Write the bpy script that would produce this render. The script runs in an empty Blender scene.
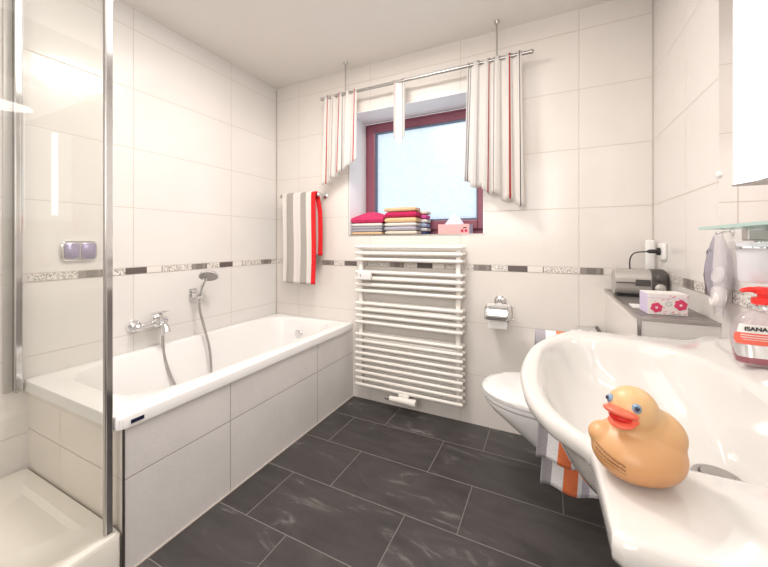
import bpy, bmesh, math, random
from mathutils import Vector, Matrix
random.seed(7)
S = bpy.context.scene
C = S.collection
H = 1.045                       # eye height above the floor
PI = math.pi
XL, XR, YB, YF, ZC = -1.882, 0.437, 1.967, -1.30, 2.222   # room: left, right, back, front, ceiling

# ------------------------------------------------------------------ materials
def newmat(name):
    m = bpy.data.materials.new(name); m.use_nodes = True
    nt = m.node_tree
    for n in list(nt.nodes): nt.nodes.remove(n)
    out = nt.nodes.new('ShaderNodeOutputMaterial')
    return m, nt, out
def N(nt, t, **kw):
    n = nt.nodes.new(t)
    for k, v in kw.items():
        if hasattr(n, k): setattr(n, k, v)
        else: n.inputs[k.replace('_', ' ')].default_value = v
    return n
def math_(nt, op, a, b=None, c=None):
    n = nt.nodes.new('ShaderNodeMath'); n.operation = op
    for i, v in enumerate((a, b, c)):
        if v is None: continue
        if isinstance(v, (int, float)): n.inputs[i].default_value = v
        else: nt.links.new(v, n.inputs[i])
    return n.outputs[0]
def mixc(nt, fac, a, b):
    n = nt.nodes.new('ShaderNodeMix'); n.data_type = 'RGBA'
    for i, v in ((0, fac), (6, a), (7, b)):
        if isinstance(v, (int, float)): n.inputs[i].default_value = v
        elif isinstance(v, tuple): n.inputs[i].default_value = (*v, 1)
        else: nt.links.new(v, n.inputs[i])
    return n.outputs[2]
def bsdf(nt, out, col, rough=.5, metal=0, **kw):
    b = nt.nodes.new('ShaderNodeBsdfPrincipled')
    if isinstance(col, tuple): b.inputs['Base Color'].default_value = (*col, 1)
    else: nt.links.new(col, b.inputs['Base Color'])
    if isinstance(rough, (int, float)): b.inputs['Roughness'].default_value = rough
    else: nt.links.new(rough, b.inputs['Roughness'])
    b.inputs['Metallic'].default_value = metal
    for k, v in kw.items():
        k = k.replace('_', ' ')
        if isinstance(v, tuple) and len(v) == 3 and 'Radius' not in k: v = (*v, 1)
        b.inputs[k].default_value = v
    nt.links.new(b.outputs[0], out.inputs[0])
    return b
def bump(nt, b, h, strength, dist=.002):
    n = nt.nodes.new('ShaderNodeBump'); n.inputs['Strength'].default_value = strength
    n.inputs['Distance'].default_value = dist
    nt.links.new(h, n.inputs['Height']); nt.links.new(n.outputs[0], b.inputs['Normal'])
def plain(name, col, rough=.5, metal=0, var=.04, scale=30, bumps=0, bscale=200, bdist=.001, **kw):
    m, nt, out = newmat(name)
    tc = nt.nodes.new('ShaderNodeTexCoord')
    nz = N(nt, 'ShaderNodeTexNoise', Scale=scale); nt.links.new(tc.outputs['Object'], nz.inputs['Vector'])
    c2 = tuple(max(0, c * (1 - 2 * var)) for c in col)
    cc = mixc(nt, nz.outputs[0], col, c2)
    b = bsdf(nt, out, cc, rough, metal, **kw)
    if bumps:
        n2 = N(nt, 'ShaderNodeTexNoise', Scale=bscale); nt.links.new(tc.outputs['Object'], n2.inputs['Vector'])
        bump(nt, b, n2.outputs[0], bumps, bdist)
    return m
def tile_mat(name, axis, hoff, col=(.80, .755, .70), grout=(.58, .52, .47), hper=.6, zoff=(.917, .883), vper=.3, rough=.16, cloud=.05, bs=.35):
    m, nt, out = newmat(name)
    tc = nt.nodes.new('ShaderNodeTexCoord')
    sp = nt.nodes.new('ShaderNodeSeparateXYZ'); nt.links.new(tc.outputs['Object'], sp.inputs[0])
    h = sp.outputs[{'x': 0, 'y': 1}[axis]]; z = sp.outputs[2]
    dh = math_(nt, 'PINGPONG', math_(nt, 'SUBTRACT', h, hoff), hper / 2)
    da = math_(nt, 'PINGPONG', math_(nt, 'SUBTRACT', z, zoff[0]), vper / 2)
    db = math_(nt, 'PINGPONG', math_(nt, 'SUBTRACT', z, zoff[1]), vper / 2)
    up = math_(nt, 'GREATER_THAN', z, (zoff[0] + zoff[1]) / 2)
    dv = math_(nt, 'ADD', math_(nt, 'MULTIPLY', da, up), math_(nt, 'MULTIPLY', db, math_(nt, 'SUBTRACT', 1, up)))
    d = math_(nt, 'MINIMUM', dh, dv)
    mr = N(nt, 'ShaderNodeMapRange'); mr.inputs['From Min'].default_value = .0007; mr.inputs['From Max'].default_value = .0026
    mr.inputs['To Min'].default_value = 1; mr.inputs['To Max'].default_value = 0
    nt.links.new(d, mr.inputs['Value'])
    nz = N(nt, 'ShaderNodeTexNoise', Scale=2.6, Detail=5.0); nt.links.new(tc.outputs['Object'], nz.inputs['Vector'])
    base = mixc(nt, nz.outputs[0], tuple(min(1, c * (1 + cloud)) for c in col), tuple(c * (1 - cloud * 1.5) for c in col))
    cc = mixc(nt, mr.outputs[0], base, grout)
    rg = math_(nt, 'ADD', math_(nt, 'MULTIPLY', mr.outputs[0], .5), rough)
    b = bsdf(nt, out, cc, rg)
    n2 = N(nt, 'ShaderNodeTexNoise', Scale=38.0, Detail=2.0); nt.links.new(tc.outputs['Object'], n2.inputs['Vector'])
    hh = math_(nt, 'SUBTRACT', n2.outputs[0], mr.outputs[0])
    bump(nt, b, hh, bs, .0016)
    return m
def strip_mat(name, axis, off, sgn=1):
    m, nt, out = newmat(name)
    tc = nt.nodes.new('ShaderNodeTexCoord')
    sp = nt.nodes.new('ShaderNodeSeparateXYZ'); nt.links.new(tc.outputs['Object'], sp.inputs[0])
    h = math_(nt, 'MULTIPLY', sp.outputs[{'x': 0, 'y': 1}[axis]], sgn)
    t = math_(nt, 'DIVIDE', math_(nt, 'SUBTRACT', h, off), .53)
    t = math_(nt, 'FRACT', math_(nt, 'ADD', t, 10))
    def ramp(stops):
        r = nt.nodes.new('ShaderNodeValToRGB'); r.color_ramp.interpolation = 'CONSTANT'
        while len(r.color_ramp.elements) < len(stops): r.color_ramp.elements.new(.5)
        for e, (p, c) in zip(r.color_ramp.elements, stops): e.position = p; e.color = (*c, 1)
        nt.links.new(t, r.inputs[0]); return r.outputs[0]
    D = (.13, .105, .10); W = (.80, .76, .72); G = (.21, .185, .17); g2 = (.29, .26, .24)
    base = ramp([(0, D), (.185, W), (.325, D), (.335, W), (.645, g2), (.70, G), (.78, g2), (.81, G), (.835, W), (.998, D)])
    spk = ramp([(0, (0,) * 3), (.335, (1,) * 3), (.645, (0,) * 3), (.835, (1,) * 3), (.998, (0,) * 3)])
    nz = N(nt, 'ShaderNodeTexNoise', Scale=170.0, Detail=2.0); nt.links.new(tc.outputs['Object'], nz.inputs['Vector'])
    thr = math_(nt, 'GREATER_THAN', nz.outputs[0], .55)
    f = math_(nt, 'MULTIPLY', thr, spk)
    c = mixc(nt, f, base, (.34, .31, .29))
    bsdf(nt, out, c, .25)
    return m
def floor_mat():
    m, nt, out = newmat('slate_tiles')
    tc = nt.nodes.new('ShaderNodeTexCoord')
    sp = nt.nodes.new('ShaderNodeSeparateXYZ'); nt.links.new(tc.outputs['Object'], sp.inputs[0])
    x, y = sp.outputs[0], sp.outputs[1]
    P = .268
    ry = math_(nt, 'SUBTRACT', y, 1.732)
    dv = math_(nt, 'PINGPONG', ry, P / 2)
    row = math_(nt, 'FLOOR', math_(nt, 'DIVIDE', ry, P))
    odd = math_(nt, 'PINGPONG', row, 1)
    xo = math_(nt, 'ADD', math_(nt, 'SUBTRACT', x, -.842), math_(nt, 'MULTIPLY', odd, .200))
    dh = math_(nt, 'PINGPONG', xo, .273)
    d = math_(nt, 'MINIMUM', dh, dv)
    mr = N(nt, 'ShaderNodeMapRange'); mr.inputs['From Min'].default_value = .0010; mr.inputs['From Max'].default_value = .0026
    mr.inputs['To Min'].default_value = 1; mr.inputs['To Max'].default_value = 0
    nt.links.new(d, mr.inputs['Value'])
    # per-tile variation
    cid = nt.nodes.new('ShaderNodeCombineXYZ')
    nt.links.new(math_(nt, 'FLOOR', math_(nt, 'DIVIDE', xo, .546)), cid.inputs[0]); nt.links.new(row, cid.inputs[1])
    wn = nt.nodes.new('ShaderNodeTexWhiteNoise'); nt.links.new(cid.outputs[0], wn.inputs[0])
    off = nt.nodes.new('ShaderNodeVectorMath'); off.operation = 'MULTIPLY_ADD'
    nt.links.new(wn.outputs['Color'], off.inputs[0]); off.inputs[1].default_value = (9, 9, 9)
    mp = N(nt, 'ShaderNodeMapping'); mp.inputs['Scale'].default_value = (1.0, 3.2, 1); mp.inputs['Rotation'].default_value = (0, 0, .5)
    nt.links.new(tc.outputs['Object'], mp.inputs[0]); nt.links.new(mp.outputs[0], off.inputs[2])
    nz = N(nt, 'ShaderNodeTexNoise', Scale=3.0, Detail=9.0, Roughness=.65, Distortion=1.2); nt.links.new(off.outputs[0], nz.inputs['Vector'])
    r = nt.nodes.new('ShaderNodeValToRGB'); nt.links.new(nz.outputs[0], r.inputs[0])
    e = r.color_ramp.elements; e[0].position = .36; e[0].color = (.042, .037, .036, 1); e[1].position = .60; e[1].color = (.066, .059, .058, 1)
    ne = e.new(.69); ne.color = (.16, .148, .14, 1)
    v = math_(nt, 'ADD', math_(nt, 'MULTIPLY', wn.outputs[0], .35), .85)
    mv = nt.nodes.new('ShaderNodeVectorMath'); mv.operation = 'SCALE'; nt.links.new(r.outputs[0], mv.inputs[0]); nt.links.new(v, mv.inputs['Scale'])
    cc = mixc(nt, mr.outputs[0], mv.outputs[0], (.20, .18, .17))
    b = bsdf(nt, out, cc, math_(nt, 'ADD', math_(nt, 'MULTIPLY', nz.outputs[0], .25), .30))
    bump(nt, b, math_(nt, 'SUBTRACT', nz.outputs[0], mr.outputs[0]), .5, .003)
    return m
def glassy(name, tint=(.93, .96, .95), refl=1.0, rough=.0, haze=0.0, ior=1.45):
    m, nt, out = newmat(name)
    tr = nt.nodes.new('ShaderNodeBsdfTransparent'); tr.inputs[0].default_value = (*tint, 1)
    gl = nt.nodes.new('ShaderNodeBsdfGlossy'); gl.inputs['Roughness'].default_value = rough
    lw = nt.nodes.new('ShaderNodeLayerWeight'); lw.inputs['Blend'].default_value = .5
    f = math_(nt, 'MULTIPLY', math_(nt, 'ADD', math_(nt, 'MULTIPLY', math_(nt, 'POWER', lw.outputs['Facing'], 5.0), .8), .035), refl)
    mx = nt.nodes.new('ShaderNodeMixShader'); nt.links.new(f, mx.inputs[0]); nt.links.new(tr.outputs[0], mx.inputs[1]); nt.links.new(gl.outputs[0], mx.inputs[2])
    last = mx.outputs[0]
    if haze:
        df = nt.nodes.new('ShaderNodeBsdfDiffuse'); df.inputs[0].default_value = (.9, .9, .92, 1)
        m2 = nt.nodes.new('ShaderNodeMixShader'); m2.inputs[0].default_value = haze
        nt.links.new(last, m2.inputs[1]); nt.links.new(df.outputs[0], m2.inputs[2]); last = m2.outputs[0]
    nt.links.new(last, out.inputs[0])
    return m
def stripes(name, stops, axis=0, rough=.9, translucent=0.0, bs=.6, bscale=350, alpha=0.0):
    """cloth with coloured stripes across its UV"""
    m, nt, out = newmat(name)
    uv = nt.nodes.new('ShaderNodeUVMap')
    sp = nt.nodes.new('ShaderNodeSeparateXYZ'); nt.links.new(uv.outputs[0], sp.inputs[0])
    r = nt.nodes.new('ShaderNodeValToRGB'); r.color_ramp.interpolation = 'CONSTANT'
    while len(r.color_ramp.elements) < len(stops): r.color_ramp.elements.new(.5)
    for e, (p, c) in zip(r.color_ramp.elements, stops): e.position = p; e.color = (*c, 1)
    nt.links.new(sp.outputs[axis], r.inputs[0])
    tc = nt.nodes.new('ShaderNodeTexCoord')
    n2 = N(nt, 'ShaderNodeTexNoise', Scale=bscale, Detail=2.0); nt.links.new(tc.outputs['Object'], n2.inputs['Vector'])
    b = bsdf(nt, out, r.outputs[0], rough)
    bump(nt, b, n2.outputs[0], bs, .003)
    if translucent:
        t = nt.nodes.new('ShaderNodeBsdfTranslucent'); nt.links.new(r.outputs[0], t.inputs[0])
        mx = nt.nodes.new('ShaderNodeMixShader'); mx.inputs[0].default_value = translucent
        nt.links.new(b.outputs[0], mx.inputs[1]); nt.links.new(t.outputs[0], mx.inputs[2])
        last = mx.outputs[0]
        if alpha:
            tp = nt.nodes.new('ShaderNodeBsdfTransparent')
            m3 = nt.nodes.new('ShaderNodeMixShader'); m3.inputs[0].default_value = alpha
            nt.links.new(last, m3.inputs[1]); nt.links.new(tp.outputs[0], m3.inputs[2]); last = m3.outputs[0]
        nt.links.new(last, out.inputs[0])
    return m

M = {}
M['wall_l'] = tile_mat('cream_wall_tile_left', 'y', .973, col=(.785, .757, .735), hper=.583)
M['wall_b'] = tile_mat('cream_wall_tile_back', 'x', -1.064, col=(.78, .738, .70))
M['wall_r'] = tile_mat('cream_wall_tile_right', 'y', 1.547, col=(.79, .755, .73), rough=.22, bs=.2)
M['apron_f'] = tile_mat('tub_front_tile', 'y', .984, hper=.59, zoff=(.298, .298), col=(.84, .81, .80), grout=(.42, .38, .36), rough=.3, cloud=.14, bs=.6)
M['apron_e'] = tile_mat('tub_end_tile', 'x', -1.612, hper=.6, zoff=(.298, .298), col=(.74, .69, .63), grout=(.45, .40, .35), rough=.25)
M['strip_l'] = strip_mat('mosaic_left', 'y', .9355)
M['strip_b'] = strip_mat('mosaic_back', 'x', -.2027)
M['strip_r'] = strip_mat('mosaic_right', 'y', -1.9075, -1)
M['floor'] = floor_mat()
M['ceil'] = plain('ceiling_paint', (.86, .83, .79), .9, var=.01)
M['paint'] = plain('reveal_paint', (.93, .94, .96), .7, var=.01)
M['chrome'] = plain('chrome', (.78, .78, .79), .10, 1.0, var=.02)
M['alu'] = plain('brushed_aluminium', (.50, .48, .47), .30, 1.0, var=.05)
M['satin'] = plain('satin_profile', (.55, .53, .50), .4, .35, var=.04)
M['alud'] = plain('dark_metal_edge', (.16, .145, .14), .35, .8, var=.05)
M['ceramic'] = plain('white_ceramic', (.86, .85, .85), .08, var=.005, Coat_Weight=.4)
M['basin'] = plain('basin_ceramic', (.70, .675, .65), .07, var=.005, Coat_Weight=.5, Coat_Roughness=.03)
M['acrylic'] = plain('tub_acrylic', (.88, .865, .86), .10, var=.005)
M['tray'] = plain('tray_acrylic', (.80, .765, .70), .2, var=.01)
M['enamel'] = plain('radiator_enamel', (.87, .835, .79), .3, var=.005)
M['silicone'] = plain('silicone', (.50, .44, .40), .6)
M['winframe'] = plain('mauve_frame', (.27, .080, .120), .4, var=.06)
M['gasket'] = plain('dark_gasket', (.10, .13, .20), .5)
M['stone'] = plain('dark_sill_stone', (.16, .145, .14), .35, var=.1)
M['ledge_top'] = plain('grey_ledge_tile', (.20, .18, .17), .35, var=.1)
M['ledge_w'] = plain('ledge_tile', (.78, .74, .71), .2, var=.02)
M['glass'] = glassy('shower_glass', (.985, .985, .975), .8)
M['shelfglass'] = glassy('shelf_glass', (.86, .93, .92), .9)
M['glassedge'] = plain('green_glass_edge', (.42, .60, .56), .15, var=.02)
M['mirror'] = plain('mirror_silver', (.92, .90, .90), .015, 1.0, var=.0)
M['white'] = plain('white_plastic', (.84, .83, .82), .35, var=.01)
M['black'] = plain('black_plastic', (.02, .02, .02), .4)
M['frost'] = plain('frosted_white_glass', (.86, .85, .90), .35, var=.01, Transmission_Weight=.15)
M['towel_pink'] = plain('towel_magenta', (.62, .02, .12), .95, var=.15, scale=60, bumps=.8, bscale=300, bdist=.004)
M['towel_puffy'] = plain('towel_puffy_pink', (.76, .045, .17), .95, var=.2, scale=50, bumps=.9, bscale=250, bdist=.005)
M['towel_hot'] = plain('towel_bright_pink', (.78, .11, .38), .95, var=.15, scale=60, bumps=.8, bscale=300, bdist=.004)
def cloth(n, c): return plain(n, c, .95, var=.10, scale=90, bumps=.7, bscale=350, bdist=.003)
M['t_white'] = cloth('towel_white', (.80, .77, .74)); M['t_gray'] = cloth('towel_grey', (.43, .42, .47))
M['t_beige'] = cloth('towel_beige', (.80, .55, .33)); M['t_cream'] = cloth('towel_cream', (.80, .70, .58))
M['t_yellow'] = cloth('towel_yellow', (.80, .57, .33)); M['t_blue'] = cloth('towel_blue', (.42, .50, .72)); M['t_purple'] = cloth('towel_purple', (.45, .32, .62))
M['t_navy'] = cloth('towel_navy', (.05, .07, .20)); M['t_lace'] = cloth('towel_lace', (.46, .44, .52))
M['duck_eye'] = plain('duck_eye', (.20, .33, .50), .2); M['pupil'] = plain('pupil', (.02, .03, .06), .2)
M['beak'] = plain('duck_beak', (.86, .15, .085), .32, var=.03); M['beak_in'] = plain('beak_inside', (.70, .01, .005), .4)
M['radio'] = plain('radio_silver', (.52, .49, .46), .38, .45, var=.04); M['radiod'] = plain('radio_dark', (.10, .09, .085), .4, .3)
M['paper'] = plain('paper_white', (.86, .84, .82), .9, var=.01, bumps=.1)
M['boxw'] = plain('flower_box_white', (.84, .78, .76), .5, var=.02); M['boxl'] = plain('flower_box_lilac', (.66, .58, .78), .5, var=.03)
M['flower'] = plain('flower_pink', (.80, .06, .17), .5, var=.15, scale=300); M['fcentre'] = plain('flower_centre', (.95, .7, .7), .5); M['leaf'] = plain('leaf_green', (.12, .32, .24), .5)
M['tbox'] = plain('tissue_box_pink', (.85, .42, .42), .5, var=.02); M['tboxs'] = plain('tissue_box_side', (.62, .60, .78), .5, var=.03); M['cherry'] = plain('cherry_red', (.60, .01, .08), .4)
M['tissue'] = plain('tissue', (.72, .76, .90), .9, var=.02)
M['pump'] = plain('red_pump', (.85, .035, .03), .25, var=.02); M['liquid'] = plain('pink_soap', (.55, .03, .09), .12, var=.05, Transmission_Weight=.55)
M['bottle'] = glassy('clear_bottle', (.93, .88, .90), 1.0, .03, .10)
M['label'] = plain('coral_label', (.85, .15, .10), .4, var=.05); M['labelw'] = plain('label_white', (.85, .80, .78), .4); M['green'] = plain('label_green', (.14, .42, .14), .4)
M['ink'] = plain('black_ink', (.015, .015, .02), .5)
M['cotton'] = plain('cotton', (.84, .80, .78), .95, var=.03, bumps=.5, bscale=150)
M['bag'] = glassy('clear_film', (.93, .91, .94), 1.3, .15, .18)
M['bagprint'] = plain('lilac_print', (.70, .63, .84), .4, var=.12, scale=60)
M['lilac'] = plain('lilac_reflection', (.52, .46, .72), .12, .5, var=.25, scale=22)  # lilac reflections of the chrome plate, put into the colour
M['navy'] = plain('navy_badge', (.01, .012, .05), .4)
M['hose'] = plain('silver_hose', (.50, .48, .47), .3, .9)
M['shface'] = plain('shower_face', (.38, .36, .35), .4, .5)
def emit(name, col, s):
    m, nt, out = newmat(name); e = nt.nodes.new('ShaderNodeEmission'); e.inputs[0].default_value = (*col, 1); e.inputs[1].default_value = s
    nt.links.new(e.outputs[0], out.inputs[0]); return m
M['lampface'] = emit('lamp_diffuser', (1, .965, .92), 1.35); M['tube'] = emit('lamp_tube', (1, .96, .91), 9)
# frosted window pane: real translucent glass lit by the sky outside
def pane_mat():
    m, nt, out = newmat('frosted_pane')
    tc = nt.nodes.new('ShaderNodeTexCoord')
    nz = N(nt, 'ShaderNodeTexNoise', Scale=38.0, Detail=6.0); nt.links.new(tc.outputs['Object'], nz.inputs['Vector'])
    c = mixc(nt, nz.outputs[0], (.70, .79, .87), (.90, .94, .98))
    t = nt.nodes.new('ShaderNodeBsdfTranslucent'); nt.links.new(c, t.inputs[0])
    g = nt.nodes.new('ShaderNodeBsdfGlossy'); g.inputs['Roughness'].default_value = .35
    mx = nt.nodes.new('ShaderNodeMixShader'); mx.inputs[0].default_value = .05
    nt.links.new(t.outputs[0], mx.inputs[1]); nt.links.new(g.outputs[0], mx.inputs[2]); nt.links.new(mx.outputs[0], out.inputs[0])
    return m
M['pane'] = pane_mat()

# ------------------------------------------------------------------ mesh helpers
def box(bm, a, b, bev=0, seg=2, rot=None, piv=None):
    r = bmesh.ops.create_cube(bm, size=1)
    vs = r['verts']
    for v in vs:
        v.co = Vector(((a[i] + b[i]) / 2 + v.co[i] * (b[i] - a[i])) for i in range(3)) if False else Vector([(a[i] + b[i]) / 2 + v.co[i] * (b[i] - a[i]) for i in range(3)])
    es = list({e for v in vs for e in v.link_edges})
    if bev:
        res = bmesh.ops.bevel(bm, geom=es, offset=bev, segments=seg, affect='EDGES', profile=.5)
        vs = list({v for f in res['faces'] for v in f.verts} | {v for v in vs if v.is_valid})
    if rot is not None:
        bmesh.ops.rotate(bm, verts=vs, cent=Vector(piv or [(a[i] + b[i]) / 2 for i in range(3)]), matrix=rot)
    return vs
def rings(bm, rs, cap0=True, cap1=True, closed=True):
    """loft through rings of equal length"""
    R = [[bm.verts.new(p) for p in r] for r in rs]
    n = len(R[0])
    for a, b in zip(R, R[1:]):
        for i in range(n if closed else n - 1):
            j = (i + 1) % n
            bm.faces.new((a[i], a[j], b[j], b[i]))
    if cap0: bm.faces.new(list(reversed(R[0])))
    if cap1: bm.faces.new(R[-1])
    return R
def frame(d):
    d = d.normalized(); up = Vector((0, 0, 1)) if abs(d.z) < .95 else Vector((1, 0, 0))
    a = d.cross(up).normalized(); return a, d.cross(a).normalized()
def tube(bm, pts, r, n=12, cap=True):
    pts = [Vector(p) for p in pts]
    rs = []
    rad = r if isinstance(r, (list, tuple)) else [r] * len(pts)
    a0 = None
    for i, p in enumerate(pts):
        d = (pts[min(i + 1, len(pts) - 1)] - pts[max(i - 1, 0)]).normalized()
        if a0 is None: a, b = frame(d)
        else:
            a = (a0 - d * a0.dot(d)).normalized(); b = d.cross(a)
        a0 = a
        rs.append([p + (a * math.cos(t) + b * math.sin(t)) * rad[i] for t in [2 * PI * k / n for k in range(n)]])
    rings(bm, rs, cap, cap)
def spline(pts, k=8):
    pts = [Vector(p) for p in pts]; out = []
    P = [pts[0] * 2 - pts[1]] + pts + [pts[-1] * 2 - pts[-2]]
    for i in range(1, len(P) - 2):
        for j in range(k):
            t = j / k
            a, b, c, d = P[i - 1:i + 3]
            out.append(.5 * ((2 * b) + (c - a) * t + (2 * a - 5 * b + 4 * c - d) * t * t + (3 * b - a - 3 * c + d) * t ** 3))
    out.append(pts[-1]); return out
def lathe(bm, prof, c=(0, 0, 0), axis=(0, 0, 1), n=28, cap=True):
    """prof: (radius, height) along axis"""
    ax = Vector(axis).normalized(); a, b = frame(ax); c = Vector(c)
    rs = [[c + ax * h + (a * math.cos(t) + b * math.sin(t)) * max(r, 1e-5) for t in [2 * PI * k / n for k in range(n)]] for r, h in prof]
    rings(bm, rs, cap, cap)
def ell(bm, c, r, seg=24, rot=None):
    res = bmesh.ops.create_uvsphere(bm, u_segments=seg, v_segments=seg // 2, radius=1)
    for v in res['verts']:
        p = Vector((v.co.x * r[0], v.co.y * r[1], v.co.z * r[2]))
        if rot is not None: p = rot @ p
        v.co = p + Vector(c)
def sel(cx, cy, hx, hy, n, k=72, m=None):
    """superellipse ring in xy; m = exponent for the +x half"""
    out = []
    for i in range(k):
        t = 2 * PI * (i + .5) / k; c, s = math.cos(t), math.sin(t)
        e = n if (c < 0 or m is None) else m
        out.append((cx + hx * math.copysign(abs(c) ** (2 / e), c), cy + hy * math.copysign(abs(s) ** (2 / e), s)))
    return out
def surf(nu, nv, f, name, mat, parent=None, thick=0, sub=0):
    bm = bmesh.new(); uvl = bm.loops.layers.uv.new('UVMap')
    V = [[bm.verts.new(f(i / nu, j / nv)) for j in range(nv + 1)] for i in range(nu + 1)]
    for i in range(nu):
        for j in range(nv):
            fc = bm.faces.new((V[i][j], V[i + 1][j], V[i + 1][j + 1], V[i][j + 1]))
            for l, (a, b) in zip(fc.loops, ((i, j), (i + 1, j), (i + 1, j + 1), (i, j + 1))): l[uvl].uv = (a / nu, b / nv)
    o = obj(name, bm, mat, parent, smooth=True)
    if thick:
        md = o.modifiers.new('solid', 'SOLIDIFY'); md.thickness = thick; md.offset = 0
    return o
def wloc(o):
    v = Vector(o.location); p = o.parent
    while p: v += p.location; p = p.parent
    return v
def obj(name, bm, mat, parent=None, smooth=False, origin=None):
    """one mesh object, geometry given in world metres"""
    bmesh.ops.recalc_face_normals(bm, faces=bm.faces)
    me = bpy.data.meshes.new(name)
    sh = Vector((0, 0, 0))
    if parent is not None: sh = wloc(parent)
    elif origin is not None: sh = Vector(origin)
    for v in bm.verts: v.co -= sh
    bm.to_mesh(me); bm.free()
    me.materials.append(M[mat] if isinstance(mat, str) else mat)
    for p in me.polygons: p.use_smooth = smooth
    if smooth:
        try: me.set_sharp_from_angle(angle=math.radians(38))
        except Exception: pass
    o = bpy.data.objects.new(name, me); C.objects.link(o)
    if parent is not None: o.parent = parent
    elif origin is not None: o.location = sh
    return o
def tag(o, label, cat, group=None, kind=None):
    o['label'] = label; o['category'] = cat
    if group: o['group'] = group
    if kind: o['kind'] = kind
    return o
def thing(name, label, cat, loc, group=None):
    o = bpy.data.objects.new(name, None); C.objects.link(o); o.location = loc; o.empty_display_size = .05
    return tag(o, label, cat, group)
def single(name, bm, mat, label, cat, group=None, smooth=False):
    xs = [v.co for v in bm.verts]
    lo = Vector([min(c[i] for c in xs) for i in range(3)]); hi = Vector([max(c[i] for c in xs) for i in range(3)])
    return tag(obj(name, bm, mat, None, smooth, ((lo.x + hi.x) / 2, (lo.y + hi.y) / 2, lo.z)), label, cat, group)
def struct(name, bm, mat, label=None, cat=None, parent=None, smooth=False):
    o = obj(name, bm, mat, parent, smooth)
    if parent is None:
        o['kind'] = 'structure'; o['label'] = label; o['category'] = cat
    return o
def B(): return bmesh.new()
def text_mesh(name, body, size, mat, parent, matrix, depth=.0003, xs=1.0, bold=0.0):
    cu = bpy.data.curves.new(name, 'FONT'); cu.body = body; cu.size = size; cu.extrude = depth; cu.align_x = 'CENTER'; cu.align_y = 'CENTER'; cu.offset = bold
    t = bpy.data.objects.new(name + '_tmp', cu); C.objects.link(t)
    bpy.context.view_layer.update()
    me = bpy.data.meshes.new_from_object(t.evaluated_get(bpy.context.evaluated_depsgraph_get()))
    C.objects.unlink(t); bpy.data.objects.remove(t)
    me.name = name
    me.transform(matrix @ Matrix.Diagonal((xs, 1, 1, 1)))
    me.transform(Matrix.Translation(-wloc(parent)))
    me.materials.clear(); me.materials.append(M[mat])
    o = bpy.data.objects.new(name, me); C.objects.link(o); o.parent = parent
    return o

# ------------------------------------------------------------------ room shell
bm = B(); box(bm, (XL - .1, YF - .1, -.1), (XR + .1, YB + .25, 0)); struct('floor', bm, 'floor', 'dark slate floor tiles with pale joints', 'floor')
bm = B(); box(bm, (XL - .1, YF - .1, ZC), (XR + .1, YB + .25, ZC + .1)); struct('ceiling', bm, 'ceil', 'plain off-white ceiling', 'ceiling')
bm = B(); box(bm, (XL - .1, YF - .1, 0), (XL, YB + .25, ZC)); struct('wall_left', bm, 'wall_l', 'cream glossy tiled wall behind the bathtub', 'wall')
bm = B(); box(bm, (XR, YF - .1, 0), (XR + .1, YB + .25, ZC)); struct('wall_right', bm, 'wall_r', 'cream tiled wall behind the washbasin', 'wall')
bm = B(); box(bm, (XL, YF - .1, 0), (XR, YF, ZC)); struct('wall_front', bm, 'ceil', 'plain wall behind the viewer', 'wall')
WX0, WX1, WZ0, WZ1, WD = -1.229, -.332, H + .044, H + .874, .24
bm = B()
box(bm, (XL, YB, 0), (WX0, YB + WD, ZC)); box(bm, (WX1, YB, 0), (XR, YB + WD, ZC))
box(bm, (WX0, YB, 0), (WX1, YB + WD, WZ0)); box(bm, (WX0, YB, WZ1), (WX1, YB + WD, ZC))
struct('wall_back', bm, 'wall_b', 'cream tiled wall around the window niche', 'wall')
# mosaic strips
SZ0, SZ1 = .8845, .9155
bm = B(); box(bm, (XL, .59, SZ0), (XL + .003, YB, SZ1)); struct('trim_1', bm, 'strip_l', 'grey and speckled mosaic border strip on the left wall', 'border')
bm = B(); box(bm, (XL, YB - .003, SZ0), (.244, YB, SZ1)); struct('trim_2', bm, 'strip_b', 'grey and speckled mosaic border strip under the window', 'border')
bm = B(); box(bm, (XR - .003, .30, SZ0), (XR, YB, SZ1)); struct('trim_3', bm, 'strip_r', 'grey and speckled mosaic border strip on the right wall', 'border')
# silicone joints in the corners
bm = B(); box(bm, (XL, YB - .005, .5), (XL + .005, YB, 2.2)); struct('trim_4', bm, 'silicone', 'thin grey joint in the left corner', 'joint')
bm = B(); box(bm, (XR - .003, YB - .003, .82), (XR, YB, 2.2)); struct('trim_5', bm, 'silicone', 'thin grey joint in the right corner', 'joint')

# window
w = bpy.data.objects.new('window_1', None); C.objects.link(w); w.location = (-.78, YB + .2, WZ0)
w['kind'] = 'structure'; w['label'] = 'mauve-framed frosted window in a tiled niche'; w['category'] = 'window'
YW = 2.19
bm = B()
t = .004
box(bm, (WX0, YB + .001, WZ0), (WX0 + t, YW + .01, WZ1)); box(bm, (WX1 - t, YB + .001, WZ0), (WX1, YW + .01, WZ1)); box(bm, (WX0 + t, YB + .001, WZ1 - t), (WX1 - t, YW + .01, WZ1))
obj('reveal', bm, 'paint', w)
def rectframe(bm, x0, x1, z0, z1, y0, y1, wl, wr, wb, wt, bev=.003):
    box(bm, (x0, y0, z0), (x0 + wl, y1, z1), bev); box(bm, (x1 - wr, y0, z0), (x1, y1, z1), bev)
    box(bm, (x0 + wl, y0, z0), (x1 - wr, y1, z0 + wb), bev); box(bm, (x0 + wl, y0, z1 - wt), (x1 - wr, y1, z1), bev)
bm = B(); rectframe(bm, WX0, WX1, WZ0 + .004, WZ1 - t, YW + .012, YW + .06, .045, .04, .055, .04); obj('frame', bm, 'winframe', w)
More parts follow.
